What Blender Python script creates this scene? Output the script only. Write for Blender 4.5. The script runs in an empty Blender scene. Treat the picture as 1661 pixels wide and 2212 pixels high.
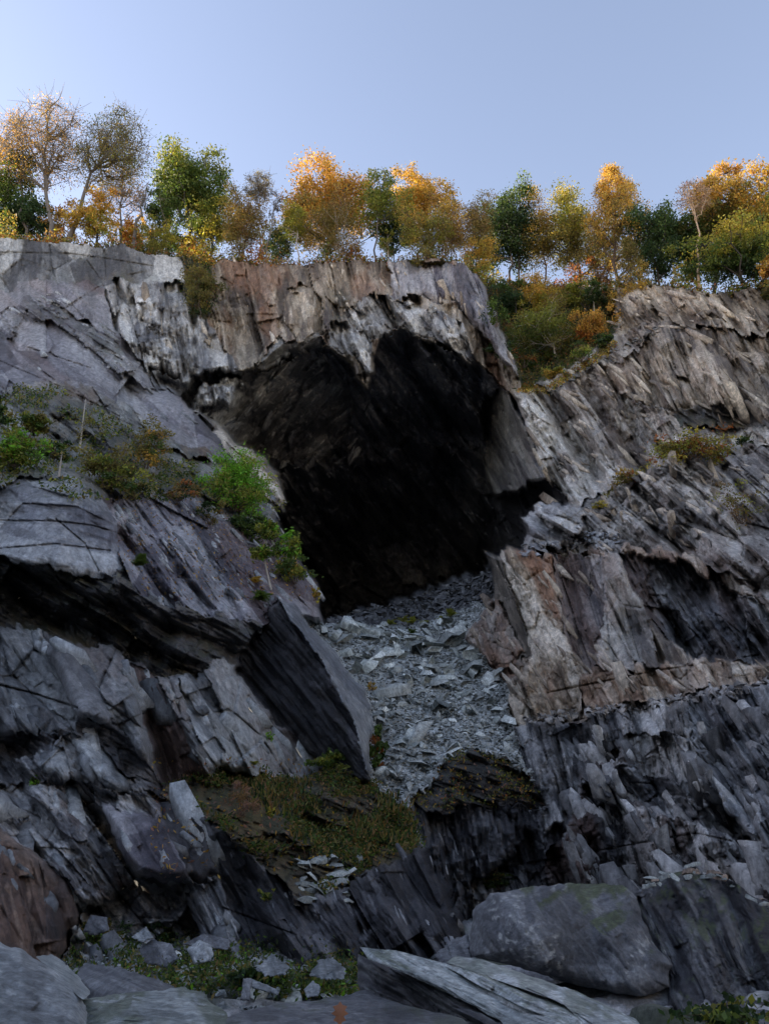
import bpy, math
import numpy as np
from mathutils import Vector, Euler

R = math.radians
scene = bpy.context.scene
C = scene.collection

# ------------------------------------------------------------------ camera, sky, sun, exposure
F_PX, CU, CV, PITCH = 1703.0, 830.5, 1106.0, R(22.0)
CAM = np.array([0.0, 0.0, 1.55])
cam_d = bpy.data.cameras.new("camera")
cam = bpy.data.objects.new("camera", cam_d)
C.objects.link(cam)
cam.location = CAM
cam.rotation_euler = (R(90) + PITCH, 0, 0)
cam_d.sensor_fit = 'VERTICAL'
cam_d.sensor_height = 24.0
cam_d.lens = 24.0 * F_PX / 2212.0
cam_d.clip_start, cam_d.clip_end = 0.1, 3000.0
scene.camera = cam

SUN_EL, SUN_AZ = R(17.0), R(-77.0)          # azimuth clockwise from +Y
sun_dir = Vector((math.sin(SUN_AZ) * math.cos(SUN_EL), math.cos(SUN_AZ) * math.cos(SUN_EL), math.sin(SUN_EL)))
world = bpy.data.worlds.new("World")
scene.world = world
world.use_nodes = True
wn = world.node_tree
bg = wn.nodes["Background"]
sky = wn.nodes.new("ShaderNodeTexSky")
sky.sky_type = 'NISHITA'
sky.sun_disc = False
sky.sun_elevation, sky.sun_rotation = SUN_EL, SUN_AZ
sky.altitude, sky.air_density, sky.dust_density, sky.ozone_density = 200, 1.0, 0.5, 2.0
tint = wn.nodes.new("ShaderNodeVectorMath"); tint.operation = 'MULTIPLY'
tint.inputs[1].default_value = (1.50, 1.10, 0.92)
wn.links.new(sky.outputs[0], tint.inputs[0]); wn.links.new(tint.outputs[0], bg.inputs[0])
bg.inputs[1].default_value = 0.115
sl = bpy.data.lights.new("sun", 'SUN')
sl.energy, sl.angle, sl.color = 3.4, R(0.5), (1.0, 0.84, 0.62)
sun = bpy.data.objects.new("sun", sl)
C.objects.link(sun)
sun.rotation_euler = (-sun_dir).to_track_quat('-Z', 'Y').to_euler()
scene.view_settings.view_transform = 'Standard'
scene.view_settings.look = 'None'
scene.view_settings.gamma = 1.0
scene.view_settings.use_curve_mapping = False
scene.view_settings.exposure = 1.95

# ------------------------------------------------------------------ noise
def hsh(ix, iy, s):
    h = (ix.astype(np.int64) * 374761393 + iy.astype(np.int64) * 668265263 + s * 974711) & 0xFFFFFFFF
    h = ((h ^ (h >> 13)) * 1274126177) & 0xFFFFFFFF
    h = ((h ^ (h >> 16)) * 2246822519) & 0xFFFFFFFF
    h = h ^ (h >> 15)
    return (h & 0xFFFFFF).astype(np.float64) / 16777216.0

def vnoise(x, y, s):
    ix, iy = np.floor(x), np.floor(y)
    fx, fy = x - ix, y - iy
    fx, fy = fx * fx * (3 - 2 * fx), fy * fy * (3 - 2 * fy)
    a, b = hsh(ix, iy, s), hsh(ix + 1, iy, s)
    c, d = hsh(ix, iy + 1, s), hsh(ix + 1, iy + 1, s)
    return (a * (1 - fx) + b * fx) * (1 - fy) + (c * (1 - fx) + d * fx) * fy

def fbm(x, y, s, o=4):
    t, amp, n = 0, 0.5, 0
    for i in range(o):
        t = t + amp * vnoise(x, y, s + i * 17)
        n += amp
        x, y, amp = x * 2.03 + 3.1, y * 2.03 + 1.7, amp * 0.5
    return t / n

def worley(x, y, s, jit=0.95, shard=0.0):
    gx, gy = np.floor(x), np.floor(y)
    d1 = np.full(x.shape, 9.0); d2 = np.full(x.shape, 9.0)
    bx = np.zeros(x.shape); by = np.zeros(x.shape); ii = np.zeros(x.shape); jj = np.zeros(x.shape)
    for dx in (-1, 0, 1):
        for dy in (-1, 0, 1):
            cx, cy = gx + dx, gy + dy
            px = cx + 0.5 + (hsh(cx, cy, s) - 0.5) * jit
            py = cy + 0.5 + (hsh(cx, cy, s + 7) - 0.5) * jit
            ax, ay = np.abs(px - x), np.abs(py - y)
            d = np.sqrt(ax * ax + ay * ay) * (1 - shard) + (ax + ay) * .85 * shard
            m = d < d1
            d2 = np.where(m, d1, np.minimum(d2, d))
            d1 = np.where(m, d, d1)
            bx = np.where(m, px, bx); by = np.where(m, py, by)
            ii = np.where(m, cx, ii); jj = np.where(m, cy, jj)
    return bx, by, ii, jj, d1, d2

def facet(a, b, L, W, A, slope, s):
    """overlapping wedge shaped blocks: the nearest of the faces round each point"""
    x, y = a / L, b / W
    gx, gy = np.floor(x), np.floor(y)
    best = np.full(a.shape, 99.0); tone = np.zeros(a.shape)
    for dx in (-1, 0, 1):
        for dy in (-1, 0, 1):
            cx, cy = gx + dx, gy + dy
            h = hsh(cx, cy, s); k = hsh(cx, cy, s + 31)
            f = lambda m, h=h: (h * m) % 1.0
            q = lambda m, k=k: (k * m) % 1.0
            da = (x - cx - .5 - (h - .5) * .95) * L
            db = (y - cy - .5 - (k - .5) * .95) * W
            ge, sp = .08 + .55 * f(37.7), .7 + 1.7 * f(91.3)
            sw = q(53.1) < .38
            pos, neg = np.where(sw, sp, ge), np.where(sw, ge, sp)
            la, lb = (.05 + .28 * q(77.7)), (.08 + .75 * q(29.9))
            d = A * (f(17.3) - .5) + slope * (np.where(db > 0, pos * db, -neg * db) + np.where(da > 0, la * da, -lb * da))
            m = d < best
            best = np.where(m, d, best)
            tone = np.where(m, q(11.9), tone)
    return best, tone

def sstep(a, b, x):
    t = np.clip((x - a) / (b - a), 0, 1)
    return t * t * (3 - 2 * t)

def inpoly(u, v, poly):
    r = np.zeros(u.shape, bool)
    n = len(poly)
    for i in range(n):
        x1, y1 = poly[i]; x2, y2 = poly[(i + 1) % n]
        if y1 == y2: continue
        c = (y1 > v) != (y2 > v)
        r ^= c & (u < (x2 - x1) * (v - y1) / (y2 - y1) + x1)
    return r

def field(pts, u, v):
    """depth through control points (u, v, Y): a plane for three or four, a thin plate beyond."""
    p = np.array(pts, float)
    x, y, z = p[:, 0] / 500, p[:, 1] / 500, p[:, 2]
    if len(p) < 5:
        A = np.c_[np.ones(len(p)), x, y]
        k = np.linalg.lstsq(A, z, rcond=None)[0]
        return k[0] + k[1] * u / 500 + k[2] * v / 500
    def ker(r2): return 0.5 * r2 * np.log(r2 + 1e-9)
    n = len(p)
    K = ker((x[:, None] - x) ** 2 + (y[:, None] - y) ** 2) + np.eye(n) * 1e-3
    Q = np.c_[np.ones(n), x, y]
    M = np.block([[K, Q], [Q.T, np.zeros((3, 3))]])
    w = np.linalg.solve(M, np.r_[z, 0, 0, 0])
    out = w[n] + w[n + 1] * u / 500 + w[n + 2] * v / 500
    for i in range(n):
        out = out + w[i] * ker((u / 500 - x[i]) ** 2 + (v / 500 - y[i]) ** 2)
    return out

# ------------------------------------------------------------------ picture ray -> world point at world depth Y
def ray(u, v):
    a, b = (np.asarray(u, float) - CU) / F_PX, (CV - np.asarray(v, float)) / F_PX
    dy = math.cos(PITCH) - math.sin(PITCH) * b
    dz = math.sin(PITCH) + math.cos(PITCH) * b
    return a, dy, dz

def at(u, v, Y):
    a, dy, dz = ray(u, v)
    t = np.asarray(Y, float) / dy
    return np.stack([a * t, dy * t, CAM[2] + dz * t], -1)

def px(u, v, Y):
    """metres per picture unit at that point"""
    return float(Y / ray(u, v)[1] / F_PX)

# ------------------------------------------------------------------ mesh helpers
def make_mesh(name, V, Fq, col=None, mat=None, smooth=False):
    """V (n,3); Fq (m,3) or (m,4) array, or a list of such arrays"""
    me = bpy.data.meshes.new(name)
    parts = Fq if isinstance(Fq, list) else [Fq]
    parts = [p for p in parts if len(p)]
    loops = np.concatenate([p.ravel() for p in parts])
    tot = np.concatenate([np.full(len(p), p.shape[1]) for p in parts])
    st = np.r_[0, np.cumsum(tot)[:-1]]
    me.vertices.add(len(V)); me.loops.add(len(loops)); me.polygons.add(len(tot))
    me.vertices.foreach_set("co", np.ascontiguousarray(V, np.float32).ravel())
    me.loops.foreach_set("vertex_index", loops.astype(np.int32))
    me.polygons.foreach_set("loop_start", st.astype(np.int32))
    if smooth:
        me.polygons.foreach_set("use_smooth", np.ones(len(tot), bool))
    if col is not None:
        at_ = me.attributes.new("col", 'FLOAT_COLOR', 'POINT')
        at_.data.foreach_set("color", np.c_[col, np.ones(len(col))].astype(np.float32).ravel())
    me.update(calc_edges=True)
    if mat: me.materials.append(mat)
    return me

def link(name, me, parent=None):
    o = bpy.data.objects.new(name, me)
    C.objects.link(o)
    if parent: o.parent = parent
    return o

def tag(o, label=None, cat=None, group=None, kind=None):
    if label: o["label"] = label
    if cat: o["category"] = cat
    if group: o["group"] = group
    if kind: o["kind"] = kind
    return o

def empty(name, loc):
    o = bpy.data.objects.new(name, None)
    o.empty_display_size = 0.2
    o.location = loc
    C.objects.link(o)
    return o

# ------------------------------------------------------------------ materials
def new_mat(name):
    m = bpy.data.materials.new(name)
    m.use_nodes = True
    nt = m.node_tree
    return m, nt, nt.nodes["Principled BSDF"]

def rock_material(name, rough=0.5, scale=1.0, bump=0.7, rnd=False, stretch=(2.6, 2.0, 0.9)):
    m, nt, bs = new_mat(name)
    N, Lk = nt.nodes, nt.links
    ac = N.new("ShaderNodeAttribute"); ac.attribute_name = "col"
    tc = N.new("ShaderNodeTexCoord")
    mp = N.new("ShaderNodeMapping")
    mp.inputs['Rotation'].default_value = (0, R(28), 0)
    mp.inputs['Scale'].default_value = tuple(q * scale for q in stretch)
    Lk.new(tc.outputs['Object'], mp.inputs[0])
    n1 = N.new("ShaderNodeTexNoise"); n1.inputs['Scale'].default_value = 1.3; n1.inputs['Detail'].default_value = 9; n1.inputs['Roughness'].default_value = 0.76
    Lk.new(mp.outputs[0], n1.inputs[0])
    n2 = N.new("ShaderNodeTexNoise"); n2.inputs['Scale'].default_value = 5.0 * scale; n2.inputs['Detail'].default_value = 8; n2.inputs['Roughness'].default_value = 0.78
    Lk.new(tc.outputs['Object'], n2.inputs[0])
    mr = N.new("ShaderNodeMapRange"); mr.inputs[1].default_value = 0.3; mr.inputs[2].default_value = 0.72; mr.inputs[3].default_value = 0.42; mr.inputs[4].default_value = 1.7
    Lk.new(n1.outputs[0], mr.inputs[0])
    mr2 = N.new("ShaderNodeMapRange"); mr2.inputs[1].default_value = 0.35; mr2.inputs[2].default_value = 0.7; mr2.inputs[3].default_value = 0.62; mr2.inputs[4].default_value = 1.45
    Lk.new(n2.outputs[0], mr2.inputs[0])
    mul = N.new("ShaderNodeMath"); mul.operation = 'MULTIPLY'
    Lk.new(mr.outputs[0], mul.inputs[0]); Lk.new(mr2.outputs[0], mul.inputs[1])
    last = mul
    if rnd:
        oi = N.new("ShaderNodeObjectInfo")
        mr3 = N.new("ShaderNodeMapRange"); mr3.inputs[3].default_value = 0.55; mr3.inputs[4].default_value = 1.35
        Lk.new(oi.outputs['Random'], mr3.inputs[0])
        last = N.new("ShaderNodeMath"); last.operation = 'MULTIPLY'
        Lk.new(mul.outputs[0], last.inputs[0]); Lk.new(mr3.outputs[0], last.inputs[1])
    vm = N.new("ShaderNodeVectorMath"); vm.operation = 'SCALE'
    Lk.new(ac.outputs['Color'], vm.inputs[0]); Lk.new(last.outputs[0], vm.inputs['Scale'])
    Lk.new(vm.outputs[0], bs.inputs['Base Color'])
    add = N.new("ShaderNodeMath"); add.operation = 'ADD'
    Lk.new(n1.outputs[0], add.inputs[0]); Lk.new(n2.outputs[0], add.inputs[1])
    bp = N.new("ShaderNodeBump"); bp.inputs['Strength'].default_value = bump; bp.inputs['Distance'].default_value = 0.12 / scale
    Lk.new(add.outputs[0], bp.inputs['Height']); Lk.new(bp.outputs[0], bs.inputs['Normal'])
    rr = N.new("ShaderNodeMapRange"); rr.inputs[1].default_value = 0.3; rr.inputs[2].default_value = 0.7; rr.inputs[3].default_value = rough - 0.12; rr.inputs[4].default_value = rough + 0.2
    Lk.new(n2.outputs[0], rr.inputs[0]); Lk.new(rr.outputs[0], bs.inputs['Roughness'])
    bs.inputs['Specular IOR Level'].default_value = 0.28
    return m

M_ROCK = rock_material("slate_rock")
M_NEAR = rock_material("near_slate", scale=4.0, bump=0.8, stretch=(2.0, 2.0, 1.8))
M_STONE = rock_material("loose_slate", scale=3.0, bump=0.4, rnd=True)

def leaf_material(name, trans=0.45):
    m, nt, bs = new_mat(name)
    N, Lk = nt.nodes, nt.links
    ac = N.new("ShaderNodeAttribute"); ac.attribute_name = "col"
    bs.inputs['Roughness'].default_value = 0.55
    bs.inputs['Specular IOR Level'].default_value = 0.3
    Lk.new(ac.outputs['Color'], bs.inputs['Base Color'])
    tr = N.new("ShaderNodeBsdfTranslucent")
    vm = N.new("ShaderNodeVectorMath"); vm.operation = 'MULTIPLY'; vm.inputs[1].default_value = (1.5, 1.4, 0.9)
    Lk.new(ac.outputs['Color'], vm.inputs[0]); Lk.new(vm.outputs[0], tr.inputs[0])
    mx = N.new("ShaderNodeMixShader"); mx.inputs[0].default_value = trans
    Lk.new(bs.outputs[0], mx.inputs[1]); Lk.new(tr.outputs[0], mx.inputs[2])
    Lk.new(mx.outputs[0], N["Material Output"].inputs[0])
    return m

M_LEAF = leaf_material("leaf")
M_BARK, _nt, _bs = new_mat("bark")
_a = _nt.nodes.new("ShaderNodeAttribute"); _a.attribute_name = "col"
_n = _nt.nodes.new("ShaderNodeTexNoise"); _n.inputs['Scale'].default_value = 6; _n.inputs['Detail'].default_value = 5
_r = _nt.nodes.new("ShaderNodeMapRange"); _r.inputs[3].default_value = 0.45; _r.inputs[4].default_value = 1.5
_v = _nt.nodes.new("ShaderNodeVectorMath"); _v.operation = 'SCALE'
_nt.links.new(_n.outputs[0], _r.inputs[0]); _nt.links.new(_a.outputs['Color'], _v.inputs[0]); _nt.links.new(_r.outputs[0], _v.inputs['Scale'])
_nt.links.new(_v.outputs[0], _bs.inputs['Base Color']); _bs.inputs['Roughness'].default_value = 0.85

# ------------------------------------------------------------------ the quarry face
PUR = [(.08, .072, .09), (.19, .178, .205), (.42, .41, .43)]
PALE = [(.10, .098, .105), (.36, .35, .345), (.68, .66, .63)]
GREY = [(.08, .08, .087), (.235, .238, .245), (.53, .53, .525)]
WARM = [(.105, .083, .07), (.35, .28, .21), (.66, .57, .46)]
RUST = [(.14, .10, .085), (.30, .20, .14), (.42, .37, .32)]
DARK = [(.03, .03, .034), (.07, .068, .074), (.20, .20, .21)]
WET_SHADE = [(.02, .02, .023), (.035, .033, .036), (.06, .058, .06)]  # wet black rock; inside the cave it stands for shade
GREEN = [(.26, .28, .275), (.42, .44, .43), (.58, .60, .58)]
CAVE = [(.07, .072, .085), (.15, .155, .172), (.32, .32, .33)]
SOIL = [(.04, .033, .025), (.075, .06, .04), (.06, .065, .028)]
VEG = [(.03, .032, .018), (.06, .06, .028), (.085, .07, .035)]

REG = []
def reg(obj, poly, ctrl, th=25, L=5, W=1.6, A=1.0, T=0.35, pal=GREY, streak=1.0, stain=0.3, rust=0.0, moss=0.0):
    REG.append(dict(obj=obj, poly=poly, ctrl=ctrl, th=R(th), L=L, W=W, A=A, T=T, pal=pal, streak=streak, stain=stain, rust=rust, moss=moss))

# ---- upper part
reg('upper_cliff', [(-400, 400), (2100, 400), (2100, 2300), (-400, 2300)],
    [(0, 515, 56), (460, 560, 59), (900, 560, 60), (1661, 630, 52), (0, 1040, 34), (1661, 1000, 42), (830, 1060, 60)], th=15, L=7, W=2, pal=GREY)
reg('upper_cliff', [(-400, 400), (465, 400), (465, 600), (405, 612), (230, 608), (0, 624), (-400, 632)],
    [(0, 515, 55.5), (0, 620, 54.2), (400, 560, 58), (400, 610, 57)], th=4, L=5, W=4, A=0.7, T=0.12, pal=GREY, streak=.8, stain=.15, moss=.3)
reg('left_cliff', [(-400, 632), (0, 624), (230, 608), (240, 700), (320, 800), (420, 900), (520, 985), (620, 1060), (600, 1090), (480, 1000), (330, 965), (200, 875), (100, 835), (0, 850), (-400, 870)],
    [(0, 630, 53), (225, 612, 54.5), (0, 840, 38), (150, 840, 40), (330, 955, 38), (600, 1070, 40), (420, 900, 46), (300, 780, 50)], th=52, L=10, W=3.6, A=1.4, T=.17, pal=PUR, streak=.7, stain=.25, rust=.12, moss=.12)
reg('left_cliff', [(-400, 700), (-40, 705), (60, 650), (130, 660), (250, 740), (330, 830), (300, 835), (200, 760), (110, 690), (60, 700), (0, 745), (-400, 750)],
    [(0, 720, 46.3), (100, 660, 49.9), (250, 740, 48.8), (330, 830, 45.9)], th=55, L=3, W=.9, A=.7, T=.4, pal=PUR, moss=.35)
reg('left_cliff', [(-20, 850), (40, 825), (110, 820), (200, 835), (300, 890), (380, 950), (480, 985), (560, 1040), (520, 1050), (420, 985), (330, 960), (240, 910), (180, 905), (150, 890), (100, 850), (40, 890), (-20, 905)],
    [(0, 870, 37.6), (200, 850, 39.8), (400, 960, 41.0), (540, 1040, 39.6)], th=50, L=4, W=1.0, A=.8, T=.35, pal=GREY, rust=.2, moss=.35)
reg('upper_cliff', [(228, 608), (405, 612), (425, 640), (465, 700), (540, 800), (420, 862), (330, 815), (240, 700)],
    [(240, 612, 54.0), (420, 620, 56.4), (330, 800, 50.6), (440, 780, 52.5), (530, 800, 53.5)], th=8, L=3.2, W=1.3, A=1.9, T=.75, pal=PALE, streak=1.2, stain=.25)
reg('upper_cliff', [(325, 790), (400, 830), (440, 795), (530, 800), (480, 870), (430, 870), (330, 825)],
    [(330, 800, 52), (440, 800, 54.5), (330, 830, 54), (480, 870, 57)], th=30, L=2.6, W=1.0, A=1.2, T=.5, pal=GREY)
reg('gully', [(395, 540), (462, 560), (470, 640), (440, 690), (405, 640)],
    [(400, 560, 59.5), (460, 560, 60), (430, 690, 56)], th=5, L=2, W=1, A=1.0, T=.4, pal=VEG)
reg('upper_cliff', [(455, 400), (1010, 400), (1010, 580), (1060, 650), (1090, 740), (1125, 830), (1110, 860), (1040, 800), (960, 752), (900, 718), (840, 714), (806, 745), (793, 840), (768, 790), (720, 765), (680, 748), (620, 775), (570, 805), (525, 805), (445, 695), (460, 640)],
    [(470, 560, 60), (1000, 570, 60), (600, 790, 54.5), (800, 740, 55.5), (1090, 830, 52), (500, 760, 54), (700, 650, 57.5)], th=12, L=5.5, W=1.25, A=1.5, T=.42, pal=WARM, streak=1.3, stain=.35, rust=.35, moss=.3)
reg('upper_cliff', [(840, 560), (1000, 566), (1060, 640), (1090, 740), (1120, 820), (1040, 720), (980, 650), (900, 640), (850, 640)],
    [(850, 560, 58.8), (1000, 570, 58), (1100, 780, 50.5), (900, 640, 56.2)], th=15, L=9, W=1.1, A=.8, T=.3, pal=PUR, streak=1.2, moss=.2)
reg('upper_cliff', [(535, 800), (600, 740), (690, 715), (700, 745), (640, 775), (575, 808)],
    [(540, 800, 53.2), (690, 715, 54), (690, 745, 55.2)], th=-50, L=5, W=1.8, A=.5, T=.2, pal=GREY, moss=.3)
reg('upper_cliff', [(620, 625), (650, 610), (690, 640), (700, 720), (640, 740), (610, 700)],
    [(620, 625, 56), (690, 640, 56), (650, 735, 53.6)], th=10, L=5, W=1.5, A=.5, T=.3, pal=WARM, moss=.3)
reg('upper_cliff', [(800, 640), (900, 650), (1000, 700), (1040, 790), (960, 745), (900, 712), (850, 712), (805, 738), (792, 812), (765, 765), (700, 745), (720, 700)],
    [(800, 650, 56.8), (1000, 720, 53.8), (1040, 790, 53), (700, 745, 54.8), (800, 760, 54.4)], th=28, L=2.8, W=.8, A=1.5, T=.75, pal=PALE, streak=1.3, stain=.35)
# cave roof, back and floor; shade low down put into darker palettes
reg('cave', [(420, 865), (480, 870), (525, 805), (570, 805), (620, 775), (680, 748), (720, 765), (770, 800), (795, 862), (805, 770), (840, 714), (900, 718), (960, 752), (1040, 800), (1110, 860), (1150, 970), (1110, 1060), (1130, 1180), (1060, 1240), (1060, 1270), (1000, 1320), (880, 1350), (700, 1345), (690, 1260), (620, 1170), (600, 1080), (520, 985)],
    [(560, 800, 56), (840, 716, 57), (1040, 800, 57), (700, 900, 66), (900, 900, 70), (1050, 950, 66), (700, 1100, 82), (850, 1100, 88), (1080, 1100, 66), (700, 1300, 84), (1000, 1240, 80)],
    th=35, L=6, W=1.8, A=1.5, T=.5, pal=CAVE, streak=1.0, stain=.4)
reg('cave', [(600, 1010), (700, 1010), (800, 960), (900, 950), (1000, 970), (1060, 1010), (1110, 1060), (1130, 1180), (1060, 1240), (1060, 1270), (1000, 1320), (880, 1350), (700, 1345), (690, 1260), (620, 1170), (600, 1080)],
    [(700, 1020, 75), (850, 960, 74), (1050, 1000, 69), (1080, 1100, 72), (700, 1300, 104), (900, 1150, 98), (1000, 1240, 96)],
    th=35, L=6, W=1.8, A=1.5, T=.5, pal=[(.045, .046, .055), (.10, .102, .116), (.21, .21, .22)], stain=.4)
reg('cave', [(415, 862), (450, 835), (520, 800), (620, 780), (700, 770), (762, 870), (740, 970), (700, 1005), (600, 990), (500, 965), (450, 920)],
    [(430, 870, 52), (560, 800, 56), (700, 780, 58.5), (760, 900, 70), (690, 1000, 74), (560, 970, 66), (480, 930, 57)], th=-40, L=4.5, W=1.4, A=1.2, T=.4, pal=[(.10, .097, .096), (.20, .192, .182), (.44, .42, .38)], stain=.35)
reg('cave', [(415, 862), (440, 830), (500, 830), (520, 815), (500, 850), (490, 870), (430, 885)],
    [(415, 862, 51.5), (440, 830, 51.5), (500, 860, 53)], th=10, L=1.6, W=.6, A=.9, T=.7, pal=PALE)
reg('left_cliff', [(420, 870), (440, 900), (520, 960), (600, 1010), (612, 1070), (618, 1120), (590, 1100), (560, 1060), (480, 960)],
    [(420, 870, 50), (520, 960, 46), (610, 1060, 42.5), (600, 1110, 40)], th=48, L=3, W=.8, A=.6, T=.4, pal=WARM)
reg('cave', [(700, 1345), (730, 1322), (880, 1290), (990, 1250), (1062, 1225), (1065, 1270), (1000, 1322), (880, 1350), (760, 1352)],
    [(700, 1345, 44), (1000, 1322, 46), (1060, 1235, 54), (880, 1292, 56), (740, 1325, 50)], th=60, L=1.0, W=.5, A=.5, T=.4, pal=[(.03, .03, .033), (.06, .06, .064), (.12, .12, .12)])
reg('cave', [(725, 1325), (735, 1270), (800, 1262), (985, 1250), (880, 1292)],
    [(730, 1320, 100), (735, 1270, 100), (985, 1250, 100)], th=60, A=.6, pal=WET_SHADE)
# right of the cave mouth
reg('right_cliff', [(1095, 845), (1150, 960), (1182, 1032), (1135, 1060), (1075, 1078), (1060, 1050), (1040, 940), (1062, 850)],
    [(1100, 850, 51.5), (1150, 990, 47), (1072, 1075, 58), (1042, 930, 70), (1060, 850, 62)], th=24, L=6, W=.9, A=1.0, T=.4, pal=[(.06, .055, .052), (.15, .135, .118), (.34, .31, .26)], streak=1.2, stain=.3)  # turned face catches less light, put into a darker palette
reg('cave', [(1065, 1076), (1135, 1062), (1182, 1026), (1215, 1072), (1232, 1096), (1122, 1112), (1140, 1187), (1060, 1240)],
    [(1070, 1085, 68), (1180, 1040, 50), (1225, 1090, 45), (1140, 1185, 62), (1070, 1200, 72)], th=22, L=5, W=1.0, A=.8, T=.35, pal=WET_SHADE, streak=1.2)  # near black palette carries the cave's shade out to the right
reg('gully', [(1000, 400), (1305, 400), (1335, 700), (1312, 752), (1182, 852), (1130, 852), (1092, 740), (1052, 640)],
    [(1060, 620, 68), (1280, 622, 66), (1130, 835, 53), (1310, 735, 55), (1200, 720, 60)], th=10, L=3, W=2, A=1.3, T=.5, pal=VEG, moss=.6)
reg('right_cliff', [(1285, 400), (2100, 400), (2100, 745), (1661, 722), (1440, 702), (1400, 706), (1320, 752), (1335, 700)],
    [(1290, 625, 57), (1661, 622, 50), (1320, 750, 54), (1661, 720, 47.5)], th=36, L=4.5, W=1.1, A=1.1, T=.45, pal=WARM, stain=.2, moss=.2)
reg('right_cliff', [(1108, 852), (1182, 820), (1310, 735), (1400, 706), (1440, 700), (1661, 722), (2100, 745), (2100, 1010), (1661, 965), (1500, 962), (1395, 1012), (1312, 1062), (1250, 1102), (1180, 1035), (1150, 960)],
    [(1115, 855, 51), (1310, 765, 52), (1661, 760, 47), (1310, 1060, 42), (1661, 950, 41), (1185, 1030, 45)], th=33, L=5.5, W=1.1, A=1.2, T=.5, pal=[(.13, .112, .10), (.40, .355, .305), (.70, .66, .60)], streak=1.3, stain=.22, rust=.08)
reg('right_cliff', [(1300, 800), (1440, 700), (1661, 722), (2100, 745), (2100, 935), (1661, 905), (1500, 895), (1420, 880), (1330, 850)],
    [(1300, 800, 50.6), (1440, 705, 50.5), (1661, 722, 46), (1661, 900, 41.8), (1420, 880, 45.4)], th=27, L=8, W=.85, A=1.2, T=.5, pal=WARM, streak=1.5, stain=.4, rust=.1)
reg('right_cliff', [(1450, 890), (1560, 880), (1661, 900), (2100, 930), (2100, 965), (1661, 925), (1560, 920), (1470, 915)],
    [(1450, 900, 46), (1661, 905, 44), (1661, 925, 44)], th=60, L=2, W=.8, A=.4, T=.3, pal=DARK, moss=.3)
reg('buttress', [(1250, 1100), (1312, 1062), (1395, 1012), (1500, 962), (1661, 965), (2100, 1010), (2100, 1420), (1661, 1295), (1500, 1205), (1380, 1190), (1260, 1195), (1200, 1185)],
    [(1250, 1100, 38.5), (1400, 1020, 40), (1661, 970, 39), (1661, 1280, 32), (1260, 1190, 36.2), (1500, 1200, 34.5)], th=48, L=3.0, W=1.1, A=1.35, T=.6, pal=[(.09, .08, .08), (.27, .25, .24), (.60, .565, .53)], stain=.3, moss=.15, rust=.1)
reg('buttress', [(1118, 1108), (1160, 1095), (1252, 1086), (1265, 1120), (1240, 1160), (1200, 1187), (1130, 1187), (1135, 1150)],
    [(1120, 1110, 38), (1250, 1090, 37.5), (1130, 1180, 36.4), (1240, 1160, 36)], th=60, L=2.2, W=1.0, A=.7, T=.5, pal=PALE)
reg('buttress', [(1055, 1208), (1075, 1190), (1135, 1183), (1200, 1183), (1265, 1190), (1380, 1183), (1500, 1202), (1661, 1292), (2100, 1412), (2100, 1395), (2100, 1440), (1661, 1478), (1500, 1512), (1350, 1532), (1112, 1568), (1095, 1480), (1130, 1410), (1078, 1310)],
    [(1060, 1210, 35.2), (1130, 1190, 35.6), (1112, 1562, 30.5), (1661, 1476, 26.5), (1661, 1292, 31), (1380, 1185, 34.8), (1250, 1400, 31.5)], th=24, L=5, W=1.0, A=1.0, T=.42, pal=WARM, streak=1.3, stain=.25, rust=.25)
TAN = [(.15, .11, .08), (.43, .335, .235), (.70, .62, .51)]
reg('buttress', [(1078, 1195), (1130, 1185), (1192, 1198), (1215, 1370), (1264, 1450), (1255, 1538), (1112, 1567), (1095, 1480), (1152, 1420), (1118, 1330)],
    [(1080, 1200, 35.0), (1190, 1200, 34.3), (1112, 1562, 30.4), (1255, 1535, 29.5)], th=24, L=4.5, W=1.3, A=.8, T=.38, pal=TAN, streak=1.1, stain=.12, rust=.5)
reg('buttress', [(1192, 1198), (1310, 1195), (1302, 1330), (1292, 1440), (1264, 1450), (1215, 1370)],
    [(1192, 1205, 35.6), (1310, 1205, 34.9), (1240, 1432, 31.8), (1290, 1430, 31.2)], th=18, L=6, W=.9, A=.7, T=.35, pal=[(.055, .047, .048), (.165, .138, .132), (.46, .41, .38)], streak=1.6, stain=.45, rust=.12)
reg('buttress', [(1304, 1190), (1348, 1194), (1402, 1330), (1425, 1432), (1290, 1442), (1302, 1330)],
    [(1300, 1195, 34.2), (1345, 1195, 34.0), (1290, 1440, 30.3), (1420, 1430, 29.3)], th=24, L=5, W=1.0, A=.9, T=.45, pal=[(.10, .09, .085), (.30, .275, .25), (.58, .54, .48)], streak=1.2, stain=.2, rust=.2)
reg('buttress', [(1262, 1452), (1420, 1434), (1661, 1402), (1700, 1470), (1661, 1478), (1500, 1512), (1350, 1532), (1250, 1542)],
    [(1262, 1452, 29.6), (1661, 1402, 26.8), (1250, 1540, 28.8), (1661, 1476, 25.6)], th=24, L=2.2, W=.7, A=.6, T=.5, pal=TAN, streak=1.2, stain=.45, rust=.22)
reg('buttress', [(1055, 1208), (1078, 1195), (1118, 1330), (1152, 1420), (1120, 1432), (1078, 1310)],
    [(1057, 1215, 37.0), (1085, 1215, 35.2), (1122, 1425, 35.2), (1152, 1420, 32.4)], th=24, L=4, W=.5, A=.25, T=.25, pal=[(.07, .06, .05), (.17, .145, .115), (.36, .32, .27)])
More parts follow.
